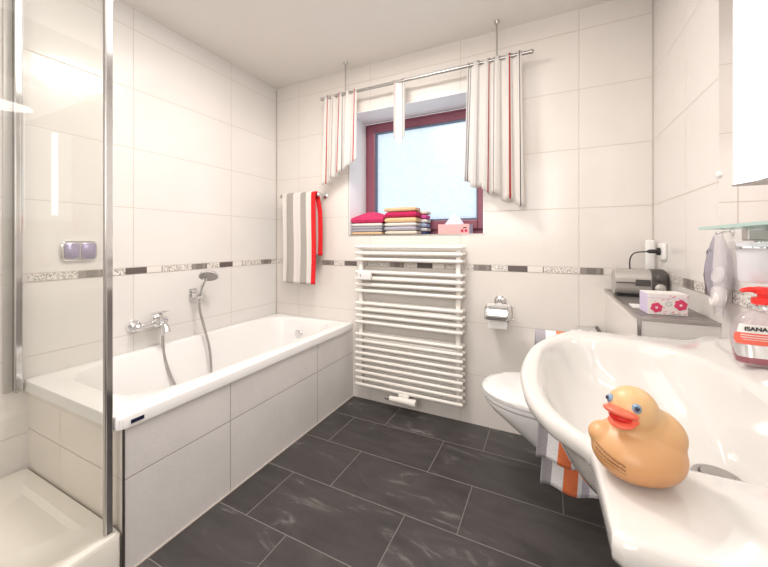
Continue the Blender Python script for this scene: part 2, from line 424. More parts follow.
bm = B(); rectframe(bm, WX0 + .026, WX1 - .024, WZ0 + .038, WZ1 - .026, YW - .004, YW + .05, .058, .052, .062, .050, .006); obj('sash', bm, 'winframe', w)
gx0, gx1, gz0, gz1 = WX0 + .084, WX1 - .076, WZ0 + .100, WZ1 - .076
bm = B(); rectframe(bm, gx0 - .002, gx1 + .002, gz0 - .002, gz1 + .002, YW + .002, YW + .03, .014, .010, .012, .012, 0); obj('glazing_bead', bm, 'gasket', w)
bm = B(); box(bm, (gx0, YW + .02, gz0), (gx1, YW + .026, gz1)); 
for v in bm.verts: pass
bm.free()
bm = B(); q = [bm.verts.new(p) for p in ((gx0, YW + .022, gz0), (gx1, YW + .022, gz0), (gx1, YW + .022, gz1), (gx0, YW + .022, gz1))]; bm.faces.new(q); obj('pane', bm, 'pane', w)
bm = B(); box(bm, (WX0, YB + .004, WZ0 - .001), (WX1, YW + .012, WZ0 + .003)); obj('sill', bm, 'stone', w)
bm = B(); box(bm, (WX0 - .002, YB - .003, WZ0 - .003), (WX1 + .004, YB + .006, WZ0 + .004)); box(bm, (WX0 - .003, YB - .002, WZ0), (WX0 + .001, YB + .004, WZ1)); obj('edge_strip', bm, 'alu', w)

# tub surround and ledge
bm = B(); box(bm, (-1.215, .592, 0), (-1.195, YB, .485)); struct('wall_tub_front', bm, 'apron_f', 'cream tiled front panel under the bathtub rim', 'tiled panel')
bm = B(); box(bm, (XL, .590, .06), (-1.2155, .610, .485)); box(bm, (-1.2155, .590, .0), (-1.198, .5918, .485)); struct('wall_tub_end', bm, 'apron_e', 'beige tiled end panel between bathtub and shower', 'tiled panel')
bm = B(); box(bm, (-1.198, .587, 0), (-1.1925, .5925, .487)); struct('trim_6', bm, 'alud', 'dark metal corner edge of the tub surround', 'edge strip')
bm = B(); box(bm, (-1.1952, .60, 0), (-1.190, YB, .004)); struct('trim_7', bm, 'silicone', 'grey joint between tub surround and floor', 'joint')
LX, LY, LZ = .247, 1.275, H - .23
bm = B(); box(bm, (LX, LY, 0), (XR, YB, LZ - .008)); le = struct('wall_ledge', bm, 'ledge_w', 'tiled half-height ledge box in the right corner', 'ledge')
bm = B(); box(bm, (LX + .004, LY + .004, LZ - .008), (XR, YB, LZ)); struct('ledge_top', bm, 'ledge_top', parent=le)
bm = B(); box(bm, (LX - .003, LY - .003, LZ - .010), (LX + .006, YB, LZ + .001), .001); box(bm, (LX + .006, LY - .003, LZ - .010), (XR, LY + .006, LZ + .001), .001)
box(bm, (LX - .003, LY - .003, 0), (LX + .007, LY + .007, LZ - .010), .001); struct('edge_trim', bm, 'alu', parent=le)

# ------------------------------------------------------------------ bathtub
T = thing('bathtub', 'white built-in bathtub along the left wall behind the glass screen', 'bathtub', (-1.535, 1.27, .10))
cx, cy = (-1.88 - 1.188) / 2, (.572 + 1.965) / 2
hx, hy = (1.88 - 1.188) / 2, (1.965 - .572) / 2
icx, icy, ihx, ihy = -1.55, 1.285, .275, .618
zr = .500
K = 120
def r3(l, z): return [(x, y, z) for x, y in l]
rs = [r3(sel(cx, cy, hx - .004, hy - .004, 40, K), zr - .042), r3(sel(cx, cy, hx, hy, 40, K), zr - .040), r3(sel(cx, cy, hx, hy, 40, K), zr - .008),
      r3(sel(cx, cy, hx - .003, hy - .003, 38, K), zr - .002), r3(sel(cx, cy, hx - .009, hy - .009, 36, K), zr),
      r3(sel(icx, icy, ihx + .012, ihy + .012, 5, K), zr), r3(sel(icx, icy, ihx + .003, ihy + .003, 5, K), zr - .004), r3(sel(icx, icy, ihx - .004, ihy - .006, 5, K), zr - .02),
      r3(sel(icx, icy + .01, ihx - .02, ihy - .03, 5, K), zr - .12), r3(sel(icx, icy + .02, ihx - .045, ihy - .08, 5, K), zr - .28), r3(sel(icx, icy + .02, ihx - .07, ihy - .12, 4.5, K), zr - .36),
      r3(sel(icx, icy + .02, ihx - .11, ihy - .17, 4, K), zr - .385), r3(sel(icx, icy + .02, ihx - .2, ihy - .3, 3, K), zr - .39)]
bm = B(); rings(bm, rs, False, True); obj('tub', bm, 'acrylic', T, True)
bm = B(); lathe(bm, [(.0, 0), (.030, 0), (.032, .004), (.026, .009), (0, .010)], (-1.55, 1.83, zr - .09), (0, -1, -.12)); obj('overflow_cap', bm, 'chrome', T, True)
bm = B(); lathe(bm, [(0, 0), (.03, 0), (.03, .004), (.02, .007), (0, .007)], (-1.55, 1.38, zr - .391)); obj('drain', bm, 'chrome', T, True)
bm = B(); box(bm, (-1.1885, .607, zr - .030), (-1.1865, .646, zr - .018), .0005); obj('badge', bm, 'navy', T)

# shower tray
T = thing('shower_tray', 'beige shower tray on the floor at the end of the bathtub', 'shower tray', (-1.55, .15, 0))
ty0, ty1 = -.33, .588
cx2, cy2, hx2, hy2 = (XL - 1.19) / 2, (ty0 + ty1) / 2, (-1.19 - XL) / 2 - .001, (ty1 - ty0) / 2
rs = [r3(sel(cx2, cy2, hx2, hy2, 40, K), 0), r3(sel(cx2, cy2, hx2, hy2, 40, K), .135), r3(sel(cx2, cy2, hx2 - .006, hy2 - .006, 40, K), .145),
      r3(sel(cx2, cy2, hx2 - .05, hy2 - .05, 12, K), .145), r3(sel(cx2, cy2, hx2 - .065, hy2 - .065, 10, K), .132), r3(sel(cx2, cy2, .05, .05, 2.2, K), .122)]
bm = B(); rings(bm, rs); obj('tray', bm, 'tray', T, True)
bm = B(); lathe(bm, [(0, 0), (.045, 0), (.045, .003), (.03, .007), (0, .007)], (cx2, cy2, .123)); obj('drain_cap', bm, 'chrome', T, True)

# shower screen: fixed pane standing on the tub end, posts, and the open door along the tray
T = thing('shower_screen', 'fixed glass shower screen with chrome posts standing on the tub end', 'shower screen', (-1.53, .555, .145))
bm = B(); box(bm, (XL + .03, .549, .47), (-1.232, .555, 2.0)); obj('glass_panel', bm, 'glass', T)
bm = B(); box(bm, (XL + .001, .546, .462), (XL + .026, .566, 2.0), .004); obj('wall_profile', bm, 'satin', T)
bm = B(); box(bm, (XL + .001, .518, .462), (XL + .010, .545, 2.0), .003); obj('outer_profile', bm, 'satin', T)
bm = B(); box(bm, (XL + .031, .541, .462), (XL + .043, .563, 2.0), .003); obj('inner_profile', bm, 'chrome', T)
bm = B(); box(bm, (-1.231, .549, .147), (-1.211, .569, 2.0), .006, 3); obj('post', bm, 'alu', T, True)
bm = B(); box(bm, (-1.210, .551, .147), (-1.207, .567, 2.0), .001); obj('post_seal', bm, 'chrome', T)
T = thing('shower_door', 'clear glass shower door along the tray edge next to the chrome post', 'shower door', (-1.22, .10, .15))
bm = B(); box(bm, (-1.223, -.32, .155), (-1.217, .542, 2.0)); obj('door_glass', bm, 'glass', T)
bm = B(); box(bm, (-1.228, -.345, .147), (-1.212, -.32, 2.0), .003); obj('door_profile', bm, 'alu', T)

# chrome plate on the tiles behind the screen
T = thing('wall_plate', 'rounded chrome plate with lilac reflections painted on two halves, mounted on the tiles behind the glass screen', 'plate', (XL, .75, .96))
def rr_yz(y0, y1, z0, z1, x, r, k=8):
    out = []
    for (yy, zz, a0) in ((y1 - r, z1 - r, 0), (y0 + r, z1 - r, 90), (y0 + r, z0 + r, 180), (y1 - r, z0 + r, 270)):
        for i in range(k + 1):
            a = math.radians(a0 + 90 * i / k); out.append((x, yy + r * math.cos(a), zz + r * math.sin(a)))
    return out
bm = B(); rings(bm, [rr_yz(.688, .816, .962, 1.050, XL + .0005, .022), rr_yz(.688, .816, .962, 1.050, XL + .012, .022), rr_yz(.692, .812, .966, 1.046, XL + .016, .02)]); obj('plate', bm, 'chrome', T, True)
for nm, y0, y1 in (('panel', .697, .748), ('panel', .756, .807)):
    bm = B(); rings(bm, [rr_yz(y0, y1, .972, 1.040, XL + .015, .012), rr_yz(y0, y1, .972, 1.040, XL + .020, .012), rr_yz(y0 + .003, y1 - .003, .975, 1.037, XL + .022, .01)]); obj(nm, bm, 'lilac', T, True)

# ------------------------------------------------------------------ tub mixer tap
T = thing('bath_mixer', 'chrome single-lever bath mixer on the left wall above the tub', 'faucet', (XL, .98, H - .47))
zm = H - .425
for yy in (.972, 1.090):
    bm = B(); lathe(bm, [(.034, 0), (.034, .006), (.028, .016), (.017, .02), (.017, .036), (0.0, .036)], (XL, yy, zm), (1, 0, 0)); obj('rosette', bm, 'chrome', T, True)
bm = B(); tube(bm, spline([(XL + .042, .958, zm), (XL + .046, .975, zm), (XL + .05, 1.01, zm + .003), (XL + .052, 1.04, zm + .006), (XL + .052, 1.10, zm + .006)]), [.019] + [.018] * 8 + [.0165] * 15 + [.025] * 9, 20); obj('body', bm, 'chrome', T, True)
bm = B(); lathe(bm, [(.0, -.01), (.024, -.01), (.028, .0), (.028, .022), (.024, .03), (0, .032)], (XL + .052, 1.055, zm + .022), (0, .1, 1)); obj('cartridge', bm, 'chrome', T, True)
bm = B(); box(bm, (XL + .035, 1.035, zm + .052), (XL + .072, 1.085, zm + .060), .003)
tube(bm, spline([(XL + .055, 1.06, zm + .055), (XL + .075, 1.072, zm + .062), (XL + .102, 1.090, zm + .066)]), [.008] * 8 + [.007] * 8 + [.005], 12); obj('lever', bm, 'chrome', T, True)
bm = B(); tube(bm, spline([(XL + .055, 1.07, zm), (XL + .085, 1.075, zm - .010), (XL + .105, 1.075, zm - .035), (XL + .108, 1.075, zm - .042)]), [.017] * 24 + [.013], 16); obj('spout', bm, 'chrome', T, True)
bm = B(); lathe(bm, [(.010, 0), (.010, .03), (.013, .034), (.013, .05)], (XL + .055, 1.085, zm - .065), (0, 0, 1)); obj('hose_nut', bm, 'chrome', T, True)

# shower hose, holder, hand shower
hp = [(XL + .055, 1.085, zm - .060), (XL + .055, 1.085, zm - .11), (XL + .065, 1.085, zm - .17), (XL + .085, 1.095, .37), (XL + .12, 1.115, .28), (XL + .17, 1.16, .175), (XL + .18, 1.22, .165), (XL + .16, 1.29, .20),
      (XL + .125, 1.315, .30), (XL + .105, 1.32, .42), (XL + .085, 1.305, .53), (XL + .066, 1.288, .64), (XL + .060, 1.286, .700)]
bm = B(); tube(bm, spline(hp, 8), .0072, 10)
single('shower_hose', bm, 'hose', 'silver flexible shower hose hanging in a loop into the bathtub', 'hose', smooth=True)
T = thing('shower_holder', 'square chrome wall bracket that holds the hand shower', 'bracket', (XL, 1.28, .70))
bm = B(); box(bm, (XL, 1.262, .700), (XL + .012, 1.302, .772), .003); obj('back_plate', bm, 'chrome', T)
bm = B(); box(bm, (XL + .012, 1.268, .722), (XL + .045, 1.294, .748), .004); lathe(bm, [(.0, -.018), (.019, -.018), (.021, 0), (.019, .018), (0, .018)], (XL + .060, 1.286, .735), (.15, .08, 1)); obj('cradle', bm, 'chrome', T, True)
T = thing('hand_shower', 'round grey and chrome hand shower resting in the wall bracket', 'shower head', (XL + .060, 1.286, .70))
bm = B(); tube(bm, spline([(XL + .059, 1.286, .695), (XL + .062, 1.288, .74), (XL + .070, 1.300, .79), (XL + .078, 1.312, .835)]), [.010] * 8 + [.011] * 8 + [.012] * 8 + [.013], 14); obj('handle', bm, 'chrome', T, True)
nax = Vector((.42, -.42, -.80)).normalized(); hc = Vector((XL + .100, 1.318, .848))
bm = B(); lathe(bm, [(.0, -.022), (.02, -.020), (.048, -.008), (.054, .0), (.054, .004), (.050, .006)], hc, nax); obj('shower_head', bm, 'chrome', T, True)
bm = B(); lathe(bm, [(.0500, .0055), (.048, .0075), (.0, .0085)], hc, nax, cap=False); obj('spray_face', bm, 'shface', T, True)

# ------------------------------------------------------------------ towel rail and striped towel (left of the window)
T = thing('towel_rail', 'short chrome towel rail on the back wall beside the left corner', 'towel rail', (-1.57, YB, 1.36))
zt = H + .328; yt = 1.885
bm = B(); tube(bm, [(-1.765, yt, zt), (-1.418, yt, zt)], .007, 12); obj('bar', bm, 'chrome', T, True)
for xx in (-1.748, -1.424):
    bm = B(); tube(bm, [(xx, yt, zt), (xx, YB, zt)], .007, 12); lathe(bm, [(.0, 0), (.022, 0), (.022, .006), (.010, .012)], (xx, YB, zt), (0, -1, 0)); lathe(bm, [(0, -.016), (.012, -.012), (.017, 0), (.012, .012), (0, .016)], (xx + (.0 if xx < -1.5 else .004), yt, zt), (1, 0, 0)); obj('mount', bm, 'chrome', T, True)
TW = (.80, .75, .72); TG = (.42, .385, .36); TR = (.78, .015, .02)
M['striped'] = stripes('striped_towel', [(0, TW), (.14, TG), (.34, TW), (.57, TG), (.73, TW), (.885, TR)])
def towel(u, v):
    x = -1.722 + .292 * u + .004 * math.sin(v * 9)
    L1, L2, A = .625, .43, .045
    s = v * (L1 + L2 + A)
    wob = .006 * math.sin(u * 17 + 1) * (1 if True else 0)
    if s < L1: return (x, yt - .020 - .006 * (1 - s / L1) + wob * (1 - s / L1), zt + .008 - (L1 - s))
    if s < L1 + A:
        a = (s - L1) / A * PI; return (x, yt - .020 * math.cos(a), zt + .008 + .010 * math.sin(a))
    d = s - L1 - A; return (x + .022 * min(1, d * 8) , yt + .020 + wob * .3, zt + .008 - d)
o = surf(60, 70, towel, 'hand_towel', 'striped', thick=.009)
tag(o, 'white and grey striped towel with red edge hanging on the rail in the corner', 'towel')

# ------------------------------------------------------------------ curtains
T = thing('curtain_rod', 'thin chrome curtain rod hung from the ceiling above the window', 'curtain rod', (-.78, 1.88, 2.0))
zrod = H + .973; yr = 1.88
bm = B(); tube(bm, [(-1.385, yr, zrod), (-.085, yr, zrod)], .0095, 12); obj('rod', bm, 'alu', T, True)
for xx in (-1.390, -.080):
    bm = B(); ell(bm, (xx, yr, zrod), (.012, .012, .012), 14); obj('end_knob', bm, 'alu', T, True)
for xx in (-1.200, -.25):
    bm = B(); tube(bm, [(xx, yr, zrod), (xx, yr, ZC)], .004, 8); lathe(bm, [(.0, 0), (.014, 0), (.012, -.01), (.005, -.02)], (xx, yr, ZC)); obj('hanger', bm, 'alu', T, True)
CW = (.93, .91, .89); CR = (.60, .10, .09); CK = (.09, .08, .09); CB = (.62, .55, .52)
def cstops(reps, seed):
    random.seed(seed); s = [(0.0, CK)]; p = .02
    seq = [(CW, .085), (CR, .014), (CW, .10), (CB, .012), (CW, .08), (CK, .009), (CW, .055)]
    i = seed
    s.append((p, CW))
    while p < .93:
        c, wd = seq[i % len(seq)]; wd *= reps
        if c != CW or s[-1][1] != CW: s.append((p, c))
        p += wd; i += 1
    s.append((.985, CR if seed % 2 else CK))
    return s[:30]
def thin(lst):
    s = [(0.0, CW)]
    for p, c, w_ in lst: s += [(p, c), (p + w_ * .65, CW)]
    return s
CST = {3: thin([(.03, CK, .008), (.10, CR, .020), (.30, CB, .016), (.36, CB, .010), (.50, CR, .026), (.555, CK, .012), (.70, CB, .014), (.955, CR, .022)]),
       4: thin([(.04, CK, .03), (.13, CR, .06), (.70, CB, .04), (.80, CK, .05), (.93, CK, .05)]),
       6: thin([(.015, CK, .010), (.07, CK, .008), (.20, CB, .014), (.40, CR, .022), (.50, CK, .009), (.62, CB, .014), (.78, CR, .022), (.82, CB, .012), (.965, CK, .016)])}
def curtain(name, x0, x1, bx0, bx1, zb, seed, reps, folds, label, transl=.5, amp=.018, zv=None):
    m = stripes('curtain_cloth_%d' % seed, CST[seed], translucent=transl, bs=.2, alpha=.15)
    def f(u, v):
        zbot = zb(u)
        x = (x0 + (x1 - x0) * u) * (1 - v) + (bx0 + (bx1 - bx0) * u) * v
        top = zrod + .016
        z = top + (zbot - top) * v
        a = amp * (.45 + .65 * v)
        return (x + .3 * a * math.sin(folds * 4 * PI * u + 1), yr - .004 + a * math.sin(folds * 2 * PI * u + seed), z)
    o = surf(110, 26, f, name, m, thick=.0012)
    tag(o, label, 'curtain', 'striped curtain pieces on the rod')
    return o
curtain('curtain', -1.370, -1.115, -1.385, -1.118, lambda u: H + .372 + .160 * u + (.008 * math.sin(u * 4 * 2 * PI)), 3, 1.35, 4.5, 'left pleated sheer curtain with thin red and grey stripes, stepped lower edge')
curtain('curtain', -.853, -.777, -.851, -.779, lambda u: H + .590 + .05 * abs(u - .5) * 2 , 4, 2.6, 1.0, 'narrow pointed curtain strip hanging at the middle of the window', amp=.006)
curtain('curtain', -.405, -.128, -.428, -.118, lambda u: H + .335 - .150 * u + .012 * math.sin(u * 4 * 2 * PI), 6, 1.25, 5.0, 'right pleated sheer curtain, the longest, with red and dark stripes')
for xs_ in ([-1.36, -1.32, -1.27, -1.22, -1.17, -1.13], [-.855, -.797], [-.395, -.34, -.29, -.235, -.18, -.14]):
    for xx in xs_:
        bm = B(); R0 = .013
        tube(bm, [(xx, yr + R0 * math.cos(a), zrod + R0 * math.sin(a)) for a in [2 * PI * k / 16 for k in range(17)]], .0016, 6)
        T2 = obj('ring', bm, 'alu', T, True)

# ------------------------------------------------------------------ folded towels on the sill
ZS = WZ0 + .004
def folded(x0, x1, y0, y1, z0, z1, mat, label, grp, layers=2, puff=0.0, seed=1, name='folded_towel'):
    """folded cloth: layered slab with a rounded fold at the front"""
    random.seed(seed); bm = B()
    n = layers; h = (z1 - z0) / n
    for k in range(n):
        a, b = z0 + k * h, z0 + (k + 1) * h
        rs = []
        nx = 14
        for i in range(nx + 1):
            t = i / nx; x = x0 + (x1 - x0) * t + random.uniform(-.0006, .0006)
            e = 1 - (2 * t - 1) ** 12 * .35
            hh = (b - a) / 2 * e; zc = (a + b) / 2 + puff * (1 - (2 * t - 1) ** 2) * .0
            yy0 = y0 + (1 - e) * .012 + random.uniform(-.001, .001) + .002 * (k % 2); r = hh
            top = puff * math.sin(PI * min(1, t * 1.0)) ** .7 if puff else 0
            prof = [(y1, -hh), (yy0 + r, -hh), (yy0 + .3 * r, -hh * .72), (yy0, 0), (yy0 + .3 * r, hh * .72), (yy0 + r, hh), (yy0 + (y1 - yy0) * .5, hh + (top if k == n - 1 else 0)), (y1, hh + (top * .6 if k == n - 1 else 0))]
            rs.append([(x, py, zc + pz) for py, pz in prof])
        rings(bm, rs)
    return single(name, bm, mat, label, 'towel', grp, smooth=True)
g1 = 'folded towels in the left stack on the sill'
lx0, lx1, ly = -1.222, -.984, YB + .010
fz = ZS
for i, (h, mt, nm, lb) in enumerate([(.020, 't_beige', 1, 'beige folded towel at the bottom of the left stack on the window sill'),
                             (.037, 't_gray', 2, 'grey folded towel in the left stack on the window sill'),
                             (.021, 't_white', 1, 'thin white folded towel under the crimson one in the left stack'),
                             (.046, 'towel_puffy', 1, 'puffy bright pink folded towel on top of the left stack')]):
    folded(lx0 + (.004 if i < 3 else 0), lx1 + (.006 if i == 3 else 0), ly, ly + .15, fz, fz + h - .0005, mt, lb, g1, nm, .034 if i == 3 else 0, i)
    fz += h
g2 = 'folded towels in the right stack on the sill'
mx0, mx1 = -.964, -.745
fz = ZS
for i, (h, mt, nm, lb) in enumerate([(.024, 't_cream', 1, 'cream folded towel at the bottom of the right stack on the window sill'),
                             (.030, 't_lace', 1, 'grey patterned folded towel second from the bottom of the right stack'),
                             (.022, 't_white', 1, 'off-white folded towel third from the bottom of the right stack'),
                             (.034, 't_yellow', 1, 'yellow beige folded towel under the crimson one in the right stack'),
                             (.038, 'towel_pink', 1, 'crimson folded towel second from the top of the right stack'),
                             (.027, 't_beige', 1, 'pale beige folded towel on top of the right stack')]):
    j = (.003, -.002, .0, -.001, .002, -.004)[i]
    folded(mx0 + j, mx1 + j, YB + .008, YB + .10, fz, fz + h - .0005, mt, lb, g2, nm, 0, 20 + i); fz += h
g3 = 'small flannels behind the right stack'
fz = ZS
for i, (h, mt, lb) in enumerate([(.020, 't_navy', 'navy flannel at the bottom behind the right towel stack'), (.026, 't_white', 'white flannel behind the right towel stack above the navy one'),
                            (.030, 't_blue', 'light blue flannel behind the right towel stack'), (.026, 't_white', 'white flannel behind the right towel stack above the light blue one'),
                            (.030, 'towel_hot', 'bright pink flannel behind the right towel stack'), (.022, 't_cream', 'cream flannel on top behind the right towel stack')]):
    folded(-.985, -.712 + (.004 if i % 2 else 0), YB + .105, YB + .19, fz, fz + h - .0005, mt, lb, g3, 1, 0, 40 + i, 'flannel'); fz += h

# tissue box
T = thing('tissue_box', 'pink cardboard tissue box with a cherry print on the window sill', 'tissue box', (-.511, YB + .070, ZS))
tx0, tx1, tyy = -.604, -.418, YB + .015
bm = B(); box(bm, (tx0, tyy, ZS), (tx1, tyy + .11, ZS + .058), .0015); obj('carton', bm, 'tbox', T)
bm = B(); box(bm, (tx1 - .0004, tyy + .002, ZS + .001), (tx1 + .0006, tyy + .108, ZS + .057)); box(bm, (tx0 + .03, tyy + .03, ZS + .0575), (tx1 - .03, tyy + .08, ZS + .0588)); obj('side_panel', bm, 'tboxs', T)
bm = B()
rs = []
def tis(u, v):
    a = 2 * PI * u; r = (1 - v) ** 1.1
    return (-.520 + .056 * r * math.cos(a) + .004 * math.sin(7 * a) * (1 - v) + (.012 if math.cos(a) > .6 else 0) * math.sin(PI * v), tyy + .055 + .020 * r * math.sin(a) + .006 * math.sin(5 * a + 2) * (1 - v) , ZS + .058 + .082 * v * (1 if math.cos(a) < .5 else .8))
bm.free(); surf(40, 10, tis, 'tissue', 'tissue', T)
bm = B()
for (dx, dz) in ((0, 0), (.022, .001)): lathe(bm, [(0, 0), (.0085, 0), (.0085, .0008), (0, .0008)], (-.458 + dx, tyy - .0002, ZS + .018 + dz), (0, -1, 0), 16)
obj('cherry_print', bm, 'cherry', T)
bm = B(); box(bm, (-.453, tyy - .001, ZS + .034), (-.431, tyy + .0, ZS + .040)); tube(bm, [(-.458, tyy - .0006, ZS + .025), (-.443, tyy - .0006, ZS + .036), (-.436, tyy - .0006, ZS + .026)], .0008, 6); obj('leaf_print', bm, 'ink', T)

# ------------------------------------------------------------------ radiator
T = thing('towel_radiator', 'white ladder towel radiator under the window', 'radiator', (-.78, 1.92, .10))
rx0, rx1, ry = -1.134, -.432, 1.893
pitch = .0403; z0 = H - .031
slots = [k for k in range(23) if k not in (3, 8, 13)]
def capped(bm, x0, x1, y, z, r):
    tube(bm, [(x0, y, z), (x0 + .003, y, z), (x0 + .008, y, z), (x1 - .008, y, z), (x1 - .003, y, z), (x1, y, z)], [.3 * r, .8 * r, r, r, .8 * r, .3 * r], 14)
bm = B(); capped(bm, 0, rx1 - rx0, 0, 0, .0112)
obj_t = obj('tube', bm, 'enamel', T, True)
obj_t.location = (0, 0, 0)
me_t = obj_t.data
for v in me_t.vertices: v.co += wloc(T)          # keep the source mesh centred on its own origin
first = True
for k in slots:
    for (yy, ddx) in ((ry, 0), (ry + .046, .003)):
        o = obj_t if first else obj_t.copy()
        if not first: C.objects.link(o); o.parent = T
        first = False
        o.location = Vector((rx0 + ddx, yy, z0 - k * pitch)) - T.location
for xx in (rx0 + .032, rx1 - .032):
    bm = B(); box(bm, (xx - .013, ry + .0112, z0 - 22.4 * pitch), (xx + .013, ry + .035, z0 + .016), .004); obj('header', bm, 'enamel', T, True)
for xx in (rx0 + .032, rx1 - .032):
    for zz in (z0 - .12, z0 - .77):
        bm = B(); tube(bm, [(xx, ry + .03, zz), (xx, YB, zz)], .009, 10); obj('wall_bracket', bm, 'enamel', T, True)
bm = B(); box(bm, (rx0 + .034, ry - .034, H - .240), (rx0 + .132, ry - .0113, H - .186), .006, 3); obj('control_box', bm, 'white', T, True)
bm = B(); tube(bm, [(rx0 + .054, ry - .036, H - .205), (rx0 + .060, ry - .036, H - .209), (rx0 + .059, ry - .036, H - .219)], .0018, 6); obj('indicator', bm, 'alud', T)
vx = -.790; vz = H - .940
bm = B(); box(bm, (vx - .035, ry - .016, vz - .008), (vx + .035, ry + .03, vz + .020), .008, 3); tube(bm, [(vx - .085, ry - .022, vz - .016), (vx + .06, ry - .022, vz - .016)], [.016, .019], 16); tube(bm, [(vx + .05, ry - .022, vz - .016), (vx + .085, ry - .022, vz - .016)], [.022, .022], 16); obj('valve', bm, 'enamel', T, True)
bm = B(); tube(bm, [(vx - .118, ry - .022, vz - .016), (vx - .085, ry - .022, vz - .016)], [.010, .013], 14); obj('valve_spindle', bm, 'alu', T, True)
for xx in (vx - .025, vx + .025):
    bm = B(); tube(bm, [(xx, ry + .012, vz - .01), (xx, ry + .012, vz - .03), (xx, YB, vz - .035)], .009, 10); obj('pipe', bm, 'enamel', T, True)

# ------------------------------------------------------------------ toilet paper holder + roll
T = thing('paper_holder', 'chrome toilet paper holder with a curved cover on the back wall', 'paper holder', (-.29, YB, .70))
px, pz = -.246, H - .385
bm = B(); lathe(bm, [(0, 0), (.032, 0), (.032, .006), (.026, .012), (.014, .018), (.012, .05), (0, .05)], (px + .004, YB, pz + .058), (0, -1, 0)); obj('rosette', bm, 'chrome', T, True)
def cov(u, v):
    a = math.radians(112 - 118 * v); R = .056
    return (px - .062 + .124 * u, 1.893 - R * math.sin(a) * 1.0 - .0, pz - .012 + R * math.cos(a) * 1.0) if False else (px - .062 + .124 * u, 1.900 - .058 * math.sin(math.radians(5 + 100 * v)), pz - .010 + .058 * math.cos(math.radians(5 + 100 * v)))
surf(8, 16, cov, 'cover', 'chrome', T, thick=.002)
bm = B(); tube(bm, spline([(px - .055, 1.905, pz + .048), (px + .058, 1.905, pz + .048), (px + .070, 1.905, pz + .030), (px + .070, 1.905, pz - .02), (px + .066, 1.905, pz - .028), (px - .060, 1.905, pz - .028)], 6), .0035, 8); obj('arm', bm, 'chrome', T, True)
T = thing('toilet_roll', 'thin white toilet roll on the chrome holder', 'toilet roll', (px, 1.905, pz - .07))
bm = B()
prof = [(.019, -.050), (.031, -.050), (.031, .050), (.019, .050), (.019, -.050)]
lathe(bm, prof, (px, 1.905, pz - .040), (1, 0, 0), 28, cap=False); obj('roll', bm, 'paper', T, True)
bm = B(); box(bm, (px - .049, 1.873, pz - .075), (px + .049, 1.8742, pz - .038), .0004); obj('hanging_sheet', bm, 'paper', T)

# brush set on the back wall
T = thing('toilet_brush_set', 'chrome bracket of a wall-mounted brush set beside the ledge', 'toilet brush', (.180, YB, .40))
bx = .172; bz = H - .432
bm = B(); box(bm, (bx - .050, YB - .095, bz - .012), (bx + .036, YB - .012, bz + .012), .006, 3); obj('bracket', bm, 'chrome', T, True)
bm = B(); box(bm, (bx + .036, YB - .10, bz - .014), (bx + .047, YB, bz + .016), .002); obj('end_plate', bm, 'alud', T)
bm = B(); lathe(bm, [(.0, -.20), (.042, -.20), (.045, -.02), (.045, -.013)], (bx - .005, YB - .055, bz)); obj('cup', bm, 'frost', T, True)

# ------------------------------------------------------------------ toilet
T = thing('toilet', 'white wall-hung toilet with a closed lid', 'toilet', (-.01, 1.55, .10))
ty = 1.545; xb = LX - .004
def eg(L, W, z, dx=0): return [(x, y, z) for x, y in sel(xb - L / 2 - dx, ty, L / 2, W / 2, 2.15, 64, 5)]
bm = B(); rings(bm, [eg(.15, .18, .12), eg(.19, .21, .135), eg(.25, .25, .175), eg(.32, .285, .235), eg(.41, .32, .30), eg(.475, .343, .348), eg(.497, .352, .375), eg(.497, .352, .384), eg(.47, .33, .387)]); obj('bowl', bm, 'ceramic', T, True)
bm = B(); rings(bm, [eg(.475, .335, .3885), eg(.502, .362, .393), eg(.504, .364, .404), eg(.496, .356, .408)]); obj('seat', bm, 'ceramic', T, True)
bm = B(); rings(bm, [eg(.490, .350, .4105), eg(.506, .368, .4125), eg(.508, .370, .424), eg(.500, .362, .432), eg(.47, .335, .437), eg(.30, .2, .440)]); obj('lid', bm, 'ceramic', T, True)
bm = B(); tube(bm, [(xb - .035, ty - .10, .412), (xb - .035, ty + .10, .412)], .012, 12); obj('hinge', bm, 'chrome', T, True)

# ------------------------------------------------------------------ washbasin
ZB = H - .267
T = thing('washbasin', 'large white washbasin with a bowed front on the right wall', 'sink', (.20, .80, ZB - .17))
left = spline([(.052, .372, 0), (.050, .45, 0), (.046, .515, 0), (.022, .548, 0), (-.004, .578, 0), (-.034, .642, 0), (-.053, .745, 0), (-.0545, .83, 0), (-.046, .92, 0), (-.033, .985, 0), (.002, 1.075, 0), (.030, 1.128, 0), (.052, 1.165, 0), (.060, 1.192, 0)], 10)
poly = [(p.x, p.y) for p in left] + [(XR, 1.196), (XR, .365), (.060, .365)]
cB = (.165, .80)
def cast(poly, th):
    dx, dy = math.cos(th), math.sin(th); best = 9
    for (x1, y1), (x2, y2) in zip(poly, poly[1:] + poly[:1]):
        ex, ey = x2 - x1, y2 - y1; det = dx * (-ey) + dy * ex
        if abs(det) < 1e-12: continue
        ax, ay = x1 - cB[0], y1 - cB[1]
        t = (ax * (-ey) + ay * ex) / det; s = (dx * ay - dy * ax) / det
        if t > 0 and -1e-6 <= s <= 1 + 1e-6: best = min(best, t)
    return best
